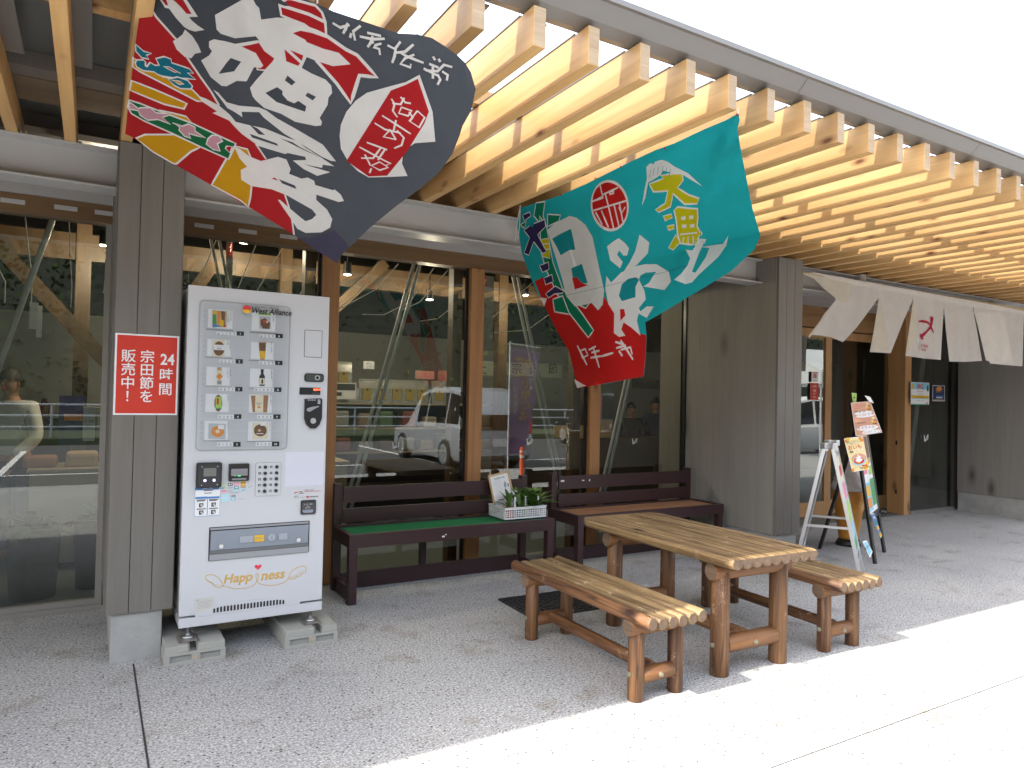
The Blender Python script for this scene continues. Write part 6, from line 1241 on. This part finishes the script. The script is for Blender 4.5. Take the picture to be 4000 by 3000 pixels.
# ------------------------------------------------------------------ people inside the shop
def person(lab, loc, rz, h, shirt, pants, hair, glasses=False, lean=0, arms=((.1,-.05),(-.1,-.05))):
    t = thing('person', lab, 'person', loc, rz); S = h/1.7
    def skin(name, pts, edges, m, sub=2):
        me = bpy.data.meshes.new(name); me.from_pydata([tuple(V(p[0])*S) for p in pts], edges, []); ob = bpy.data.objects.new(name, me); COL.objects.link(ob)
        md = ob.modifiers.new('s', 'SKIN'); md.use_smooth_shade = True
        for sv, p in zip(me.skin_vertices[0].data, pts): sv.radius = (p[1][0]*S, p[1][1]*S)
        me.skin_vertices[0].data[0].use_root = True
        s2 = ob.modifiers.new('d', 'SUBSURF'); s2.levels = sub; s2.render_levels = sub
        dg = bpy.context.evaluated_depsgraph_get(); dg.update(); nm = bpy.data.meshes.new_from_object(ob.evaluated_get(dg)); bpy.data.objects.remove(ob)
        vs = [tuple(v.co) for v in nm.vertices]; fs = [tuple(p.vertices) for p in nm.polygons]; bpy.data.meshes.remove(nm); return vs, fs
    L = lean
    body = [((0,0,.93),(.14,.10)), ((0,-L*.3,1.12),(.13,.095)), ((0,-L*.7,1.32),(.15,.10)), ((0,-L,1.43),(.07,.06)), ((0,-L-.01,1.50),(.048,.05)), ((0,-L-.02,1.60),(.05,.06)),
            ((-.17,-L*.8,1.38),(.055,.055)), ((-.23,-L*.6+arms[0][1]*.3,1.12),(.043,.043)), ((-.22+arms[0][0],-L*.6+arms[0][1]*3,.95),(.033,.033)), ((-.21+arms[0][0],-L*.6+arms[0][1]*3.6,.87),(.03,.018)),
            ((.17,-L*.8,1.38),(.055,.055)), ((.23,-L*.6+arms[1][1]*.3,1.12),(.043,.043)), ((.22+arms[1][0],-L*.6+arms[1][1]*3,.95),(.033,.033)), ((.21+arms[1][0],-L*.6+arms[1][1]*3.6,.87),(.03,.018)),
            ((-.09,0,.86),(.085,.085)), ((-.10,-.01,.48),(.055,.058)), ((-.10,.02,.08),(.038,.042)), ((-.11,-.12,.03),(.04,.025)), ((.09,0,.86),(.085,.085)), ((.10,-.01,.48),(.055,.058)), ((.10,.02,.08),(.038,.042)), ((.11,-.12,.03),(.04,.025))]
    E_ = [(0,1),(1,2),(2,3),(3,4),(4,5),(2,6),(6,7),(7,8),(8,9),(2,10),(10,11),(11,12),(12,13),(0,14),(14,15),(15,16),(16,17),(0,18),(18,19),(19,20),(20,21)]
    mb = MB(); vs, fs = skin('b', body, E_, None); mb.add(vs, fs, 0, True)
    hc = V((0, -L-.02, 1.60))*S; mb.ell(hc, (.075*S, .092*S, .115*S), 20); mb.ell(hc+V((0,-.09,-.01))*S, (.013*S,.02*S,.022*S), 10); mb.ell(hc+V((.076,0,-.01))*S, (.012*S,.02*S,.03*S), 10); mb.ell(hc+V((-.076,0,-.01))*S, (.012*S,.02*S,.03*S), 10)
    for sx in (-.03, .03): mb.ell(hc+V((sx,-.078,.012))*S, (.013*S,.012*S,.007*S), 8, 1)
    mb.ell(hc+V((0,-.082,-.055))*S, (.024*S,.012*S,.006*S), 10, 2)
    for sx in (-1, 1):
        wx = body[9 if sx < 0 else 13][0]
        for k in range(4): a = V(wx)*S+V((-.022+.015*k, -.01, -.02))*S; mb.tube(a, a+V((0,-.018,-.062+.008*abs(k-1.5)))*S, .0085*S, .006*S, n=8)
        a = V(wx)*S+V((.03*-sx,-.01,.005))*S; mb.tube(a, a+V((.012*-sx,-.03,-.045))*S, .0095*S, .007*S, n=8)
    mb.build('body', [mat('skin_tone', (.42,.23,.15), .5) if 'skin' not in M else M['skin'], M['ink'], M['c_red']], t)
    hm = MB(); vs_ = []; n_, m_ = 20, 9
    for j in range(m_):
        a = pi*.60*j/(m_-1)
        for i in range(n_):
            ph = 2*pi*i/n_; cut = .72 if sin(ph) < -.3 else 1.0; aa = a*cut; w_ = 1.06+.05*sin(ph*7+j)+.03*sin(ph*13+j*2)
            vs_.append(hc+V((sin(aa)*cos(ph)*.086*w_, sin(aa)*sin(ph)*.104*w_+.006, cos(aa)*.130*w_))*S)
    hm.add(vs_, [(j*n_+i, (j+1)*n_+i, (j+1)*n_+(i+1)%n_, j*n_+(i+1)%n_) for j in range(m_-1) for i in range(n_)], 0, True); hm.build('hair', hair, t)
    sh_ = [((0,0,.90),(.165,.125)), ((0,-L*.3,1.12),(.155,.12)), ((0,-L*.7,1.32),(.168,.12)), ((0,-L,1.44),(.082,.075)), ((-.175,-L*.8,1.385),(.075,.075)), ((-.235,-L*.6+arms[0][1]*.3,1.12),(.062,.062)), ((-.222+arms[0][0],-L*.6+arms[0][1]*3,.955),(.048,.048)), ((.175,-L*.8,1.385),(.075,.075)), ((.235,-L*.6+arms[1][1]*.3,1.12),(.062,.062)), ((.222+arms[1][0],-L*.6+arms[1][1]*3,.955),(.048,.048))]
    mb = MB(); vs, fs = skin('s', sh_, [(0,1),(1,2),(2,3),(2,4),(4,5),(5,6),(2,7),(7,8),(8,9)], None); mb.add(vs, fs, 0, True); mb.build('shirt', shirt, t)
    pn = [((0,0,.93),(.15,.12)), ((-.09,0,.85),(.10,.10)), ((-.10,-.01,.48),(.075,.08)), ((-.10,.02,.09),(.06,.065)), ((.09,0,.85),(.10,.10)), ((.10,-.01,.48),(.075,.08)), ((.10,.02,.09),(.06,.065))]
    mb = MB(); vs, fs = skin('p', pn, [(0,1),(1,2),(2,3),(0,4),(4,5),(5,6)], None); mb.add(vs, fs, 0, True); mb.build('trousers', pants, t)
    if glasses:
        g = MB()
        for sx in (-.032, .032): c = hc+V((sx,-.096,.012))*S; pts = [c+V((cos(2*pi*i/14)*.026, 0, sin(2*pi*i/14)*.018))*S for i in range(15)]; g.path(pts, .0022*S, 5)
        g.tube(hc+V((-.006,-.098,.014))*S, hc+V((.006,-.098,.014))*S, .002*S, n=5)
        for sx in (-1, 1): g.tube(hc+V((sx*.058,-.092,.016))*S, hc+V((sx*.08,.0,.012))*S, .002*S, n=5)
        g.build('glasses', M['ink'], t)
    return t
M['skin'] = mat('skin_tone', (.42,.23,.15), .5)
pc = at_y(55, 1440, 7.35)
person('man with glasses and grey white shirt looking down behind the left window', (pc.x+.02, 7.35, .006), radians(-32), 1.62, m_cloth('shirt_grey', (.72,.72,.70), .05), M['c_navy'], mat('hair_dark', (.03,.025,.022), .6), True, .05)
pc = at_y(2463, 1580, 8.6); person('shorter clerk in a black top far inside right of the third post', (pc.x, 8.6, .006), radians(-20), 1.42, M['dark_in'], M['ink'], mat('hair_dark', (.02,.018,.016), .6), False, .02)
pc = at_y(2560, 1560, 8.9); person('clerk in navy clothes standing nearest the grey pier edge far inside', (pc.x, 8.9, .006), radians(-35), 1.50, M['c_navy'], M['ink'], mat('hair_dark', (.02,.018,.016), .6), False, .02)
ct_ = thing('cash_counter', 'dim shop counter with boxes in front of the two clerks', 'counter', (5.9, 8.1, 0))
o = MB().cbox(4.9, 7.9, 0, 7.6, 8.4, .95, .006).build('counter_body', mat('counter_brown', (.08,.06,.04), .6), ct_); o.matrix_parent_inverse = Matrix.Translation(ct_.location).inverted()
o = MB().cbox(5.5, 7.95, .951, 6.0, 8.2, 1.12, .01).cbox(6.1, 7.95, .951, 6.35, 8.2, 1.2, .01).build('counter_box', M['c_tan'], ct_); o.matrix_parent_inverse = Matrix.Translation(ct_.location).inverted()
paper('wall_lettering', (2470, 1478), (2582, 1520), 9.6, mat('sign_dim', (.16,.15,.13), .8), 'dim sign with handwritten letters above the two clerks', 'sign', (('魚食いおきば', .5, .3, .5, 1),))

# ------------------------------------------------------------------ what the windows mirror: the car park side
def wheel(par, x, y, r=.33):
    w_ = MB().tube((x, y-.11, r), (x, y+.11, r), r, n=28, cham=.03).build('wheel', M['rubber'], par)
    h_ = MB(); 
    for sg in (-1, 1):
        h_.tube((x, y+sg*.111, r), (x, y+sg*.114, r), r*.68, n=24)
        for k in range(6): a = 2*pi*k/6; h_.obox((x+cos(a)*.04, y+sg*.12, r+sin(a)*.04), (x+cos(a)*r*.64, y+sg*.117, r+sin(a)*r*.64), .05, .012, (0,1,0), 1)
    h_.build('rim', [M['grey'], M['alu']], w_)
def car(name, loc, rz, m, lab, van=True):
    t = thing(name, lab, 'car', loc, rz); L = 4.7 if van else 4.3; H = 1.85 if van else 1.5
    st = [(0,.35,.62,.62,.75),(.12,.25,.72,.74,.84),(.8,.20,.82,.90,.86),(1.05,.20,.88,.98,.86),(1.75,.20,.92,H-.12,.86),(2.4,.20,.94,H,.86),(3.6,.20,.95,H-.01,.86),(4.35,.20,.96,H-.10,.86),(4.62,.28,.95,H-.55,.84),(4.7,.35,.85,.9,.80)] if van else \
         [(0,.35,.55,.55,.72),(.15,.22,.68,.70,.82),(1.1,.20,.82,.86,.84),(1.9,.20,.88,H-.06,.84),(2.5,.20,.9,H,.84),(3.4,.20,.9,H-.06,.84),(3.95,.22,.9,1.1,.82),(4.3,.35,.8,.85,.76)]
    vs = []; n = 10
    for x, zb, zt, zr, w_ in st:
        tw = w_*(.80 if zr-zt > .2 else .93); ring = [(-w_*.92,zb),(-w_,zb+.12),(-w_*1.0,zt-.03),(-w_*.97,zt),(-tw,zr-.07),(-tw*.85,zr),(tw*.85,zr),(tw,zr-.07),(w_*.97,zt),(w_,zt-.03),(w_,zb+.12),(w_*.92,zb)]
        vs += [(x-L/2, y, z) for y, z in ring]
    n = 12; fs = [(k*n+i, (k+1)*n+i, (k+1)*n+(i+1)%n, k*n+(i+1)%n) for k in range(len(st)-1) for i in range(n)]+[tuple(range(n)), tuple(range((len(st)-1)*n, len(st)*n))[::-1]]
    bo = MB().add(vs, fs, 0, True).build('body', m, t); md = bo.modifiers.new('e', 'EDGE_SPLIT'); md.split_angle = radians(35)
    gl = MB(); ks = [k for k, s_ in enumerate(st) if s_[3]-s_[2] > .3]
    for k in ks[:-1]:
        for sg in (0, 1):
            i0, i1 = (3, 4) if sg == 0 else (8, 7); a, b = V(vs[k*n+i0]), V(vs[(k+1)*n+i0]); c_, d_ = V(vs[(k+1)*n+i1]), V(vs[k*n+i1]); o_ = Y3*(-.008 if sg == 0 else .008)
            gl.add([a.lerp(d_,.08)+o_+X3*.04, b.lerp(c_,.08)+o_-X3*.04, c_.lerp(b,.08)+o_-X3*.04, d_.lerp(a,.08)+o_+X3*.04], [(0,1,2,3)])
    k = ks[0]-1; a, b, c_, d_ = V(vs[k*n+3]), V(vs[k*n+8]), V(vs[ks[0]*n+7]), V(vs[ks[0]*n+4]); o_ = V((-.012,0,.012)); gl.add([a+o_+Y3*.08, b+o_-Y3*.08, c_+o_-Y3*.06, d_+o_+Y3*.06], [(0,1,2,3)])
    k = ks[-1]; a, b, c_, d_ = V(vs[k*n+4]), V(vs[k*n+7]), V(vs[(k+1)*n+8]), V(vs[(k+1)*n+3]); o_ = V((.012,0,.012)); gl.add([a+o_+Y3*.06, b+o_-Y3*.06, c_.lerp(b,.1)+o_-Y3*.08, d_.lerp(a,.1)+o_+Y3*.08], [(0,1,2,3)])
    gl.build('window', mat('car_glass', (.012,.014,.016), .06) if 'cg' not in M else M['cg'], t)
    for x in (.85-L/2, L/2-1.0):
        for y in (-.80, .80): wheel(t, x, y)
    lt = MB()
    for y in (-.62, .62): lt.cbox(-L/2+.02, y-.16, .62, -L/2+.2, y+.16, .74, .02)
    lt.build('headlight', M['lgrey'], t); tl = MB()
    for y in (-.74, .74): tl.cbox(L/2-.14, y-.07, .80, L/2+.0, y+.07, 1.2, .02)
    tl.build('tail_light', M['c_red'], t); MB().box(L/2-.005, -.17, .55, L/2+.02, .17, .72).build('number_plate', M['white'], t); return t
M['cg'] = mat('car_glass', (.012,.014,.016), .06)
SP = mat('silver_car_paint', (.46,.48,.52), .25, .3); WP = mat('white_car_paint', (.75,.76,.77), .2); KP = mat('dark_car_paint', (.03,.032,.036), .2, .2)
hd = atan2(8.1-7.3, 0) 
car('parked_minivan', (7.78, -4.6, -.14), radians(92.5), SP, 'silver minivan parked across the car park and mirrored in the middle windows')
car('parked_car', (21.8, -12.0, -.14), radians(100), KP, 'dark car parked far off beyond the silver minivan', False)
car('parked_car', (19.6, -2.9, -.14), radians(20), WP, 'white car mirrored in the entrance door glass')
car('parked_minivan', (15.5, -8.5, -.14), radians(96), KP, 'black minivan parked beside the silver minivan')
# banner stand
nb = thing('banner_stand', 'tall purple nobori banner on a white pole mirrored in the window', 'banner', (6.22, .61, 0))
MB().tube((0,0,.02), (0,0,2.46), .012, n=10).tube((0,0,2.43), (.62,0,2.38), .008, n=8).build('banner_pole', M['white'], nb)
MB().lathe((0,0,0), [(0,0),(.2,0),(.2,.05),(.05,.09),(0,.09)], 20).build('banner_base', M['grey'], nb)
cl = MB(); vs = []; nu, nv = 10, 34; base_z = 2.36
def nbp(u, v): w_ = .60*(1-.42*v); return V((.02+u*w_-.0*v, .05*sin(v*9+u*3)*(u)+.03*sin(v*17)*u, base_z-v*1.85+.05*u*v-.05*u))
for j in range(nv+1): vs += [nbp(i/nu, j/nv) for i in range(nu+1)]
cl.add(vs, [(j*(nu+1)+i, j*(nu+1)+i+1, (j+1)*(nu+1)+i+1, (j+1)*(nu+1)+i) for j in range(nv) for i in range(nu)], 0, True)
for s_, u, v0, sz, mi in (('めじか', .28, .06, .13, 2), ('使えます', .25, .34, .13, 1), ('もどりがつお', .62, .06, .19, 3), ('にもしみだす', .86, .1, .085, 1)):
    for i, chh in enumerate(s_):
        gv, gf = glyphs(chh, True)
        if gv: 
            cx = (min(p[0] for p in gv)+max(p[0] for p in gv))/2; P2 = [nbp(u+(x-cx)*sz/.45, v0+(i*sz*1.0-y*sz+sz)/1.85) for x, y in gv]
            cl.add([p+Y3*.006 for p in P2], gf, mi); cl.add([p-Y3*.006 for p in P2], gf, mi)
cl.build('banner_cloth', [m_cloth('nobori_purple', (.20,.13,.25), .3), M['white'], M['c_yel'], M['c_yel']], nb)
dl = thing('delineator_post', 'orange flexible road post beside the purple banner', 'post', (6.42, .75, 0)); MB().lathe((0,0,0), [(0,0),(.10,0),(.09,.03),(.05,.05),(.04,.06),(.04,.62),(.03,.64),(0,.64)], 18).build('post_body', mat('post_orange', (.85,.13,.02), .5), dl)
MB().lathe((0,0,0), [(.0405,.45),(.0405,.50)], 18).lathe((0,0,0), [(.0405,.55),(.0405,.58)], 18).build('reflective_band', M['white'], dl)
# guard rail
gr = thing('guard_rail', 'pale three-bar pipe railing along the far edge of the car park', 'railing', (0, -13.2, 0))
for z in (.35, .68, 1.0): MB().tube((-30, 0, z), (60, 0, z), .03, n=8).build('rail', M['lgrey'], gr)
pm_ = MB().tube((0,0,-.1), (0,0,1.02), .035, n=8); p0_ = pm_.build('rail_post', M['lgrey'], gr); p0_.location = (-28,0,0)
for k in range(1, 30): o = p0_.copy(); COL.objects.link(o); o.location = (-28+3*k, 0, 0)
# wooded hill
hb = bmesh.new(); vs = []; NX, NY = 60, 10; rh = random.Random(3)
def hz(x, t): return -1+ (22+5*sin(x*.045)+3*sin(x*.13+1))*(t**.8)
H3 = MB(); 
for j in range(NY+1):
    for i in range(NX+1): x = -110+i*4.2; t = j/NY; H3.v.append((x, -20-t*34+2*sin(x*.1), hz(x, t)))
for j in range(NY):
    for i in range(NX): H3.f.append((j*(NX+1)+i, (j+1)*(NX+1)+i, (j+1)*(NX+1)+i+1, j*(NX+1)+i+1)); H3.m.append(0); H3.sm.append(True)
hb.free(); tag(H3.build('hill', mat('hill_soil', (.012,.018,.009), .95)), kind='structure')
fw_ = MB(); LS = []; FS = []; MI = []
for k in range(2600):
    t = rh.random()**.8; x = rh.uniform(-80, 120); cx, cy, cz = x, -20-t*34+rh.uniform(-1,1), hz(x, t)+rh.uniform(.5,2.2); R_ = rh.uniform(1.2,2.8); mi = rh.choice((0,0,1,2))
    for q in range(52):
        th = rh.uniform(0, 2*pi); ph = math.acos(rh.uniform(-.3,1)); rr = R_*rh.uniform(.75,1.08); p = V((cx+rr*sin(ph)*cos(th), cy+rr*sin(ph)*sin(th), cz+rr*.9*cos(ph)))
        a = V((rh.uniform(-1,1), rh.uniform(-1,1), rh.uniform(-1,1))).normalized(); b = a.orthogonal().normalized(); s_ = rh.uniform(.07,.18); i0 = len(fw_.v)
        fw_.v += [tuple(p+a*s_), tuple(p+b*s_*.7), tuple(p-a*s_), tuple(p-b*s_*.7)]; fw_.f.append((i0,i0+1,i0+2,i0+3)); fw_.m.append(mi); fw_.sm.append(False)
tag(fw_.build('forest', [M['leafd'], m_leaf('forest_light', (.04,.07,.018), (.075,.11,.03)), m_leaf('forest_dark', (.012,.024,.009), (.03,.046,.016))]), 'dense green wooded hillside behind the car park', 'forest', kind='stuff')

tn = thing('event_tent', 'white event tent with a flat valance mirrored in the door glass', 'tent', (18.3, -.6, 0), radians(5))
for x, y in ((-2.4,-1.5),(2.4,-1.5),(-2.4,1.5),(2.4,1.5)): MB().tube((x,y,-.13),(x,y,2.3),.025,n=8).build('tent_pole', M['lgrey'], tn)
rf = MB(); rf.add([(-2.5,-1.6,2.32),(2.5,-1.6,2.32),(2.5,1.6,2.32),(-2.5,1.6,2.32),(-2.5,0,3.0),(2.5,0,3.0)], [(0,1,5,4),(2,3,4,5),(0,4,3),(1,2,5)])
for a, b in (((-2.5,-1.6),(2.5,-1.6)),((2.5,-1.6),(2.5,1.6)),((2.5,1.6),(-2.5,1.6)),((-2.5,1.6),(-2.5,-1.6))): rf.add([(*a,2.32),(*b,2.32),(*b,2.0),(*a,2.0)], [(0,1,2,3)])
rf.build('tent_roof', m_cloth('tent_white', (.75,.76,.76), .3), tn)
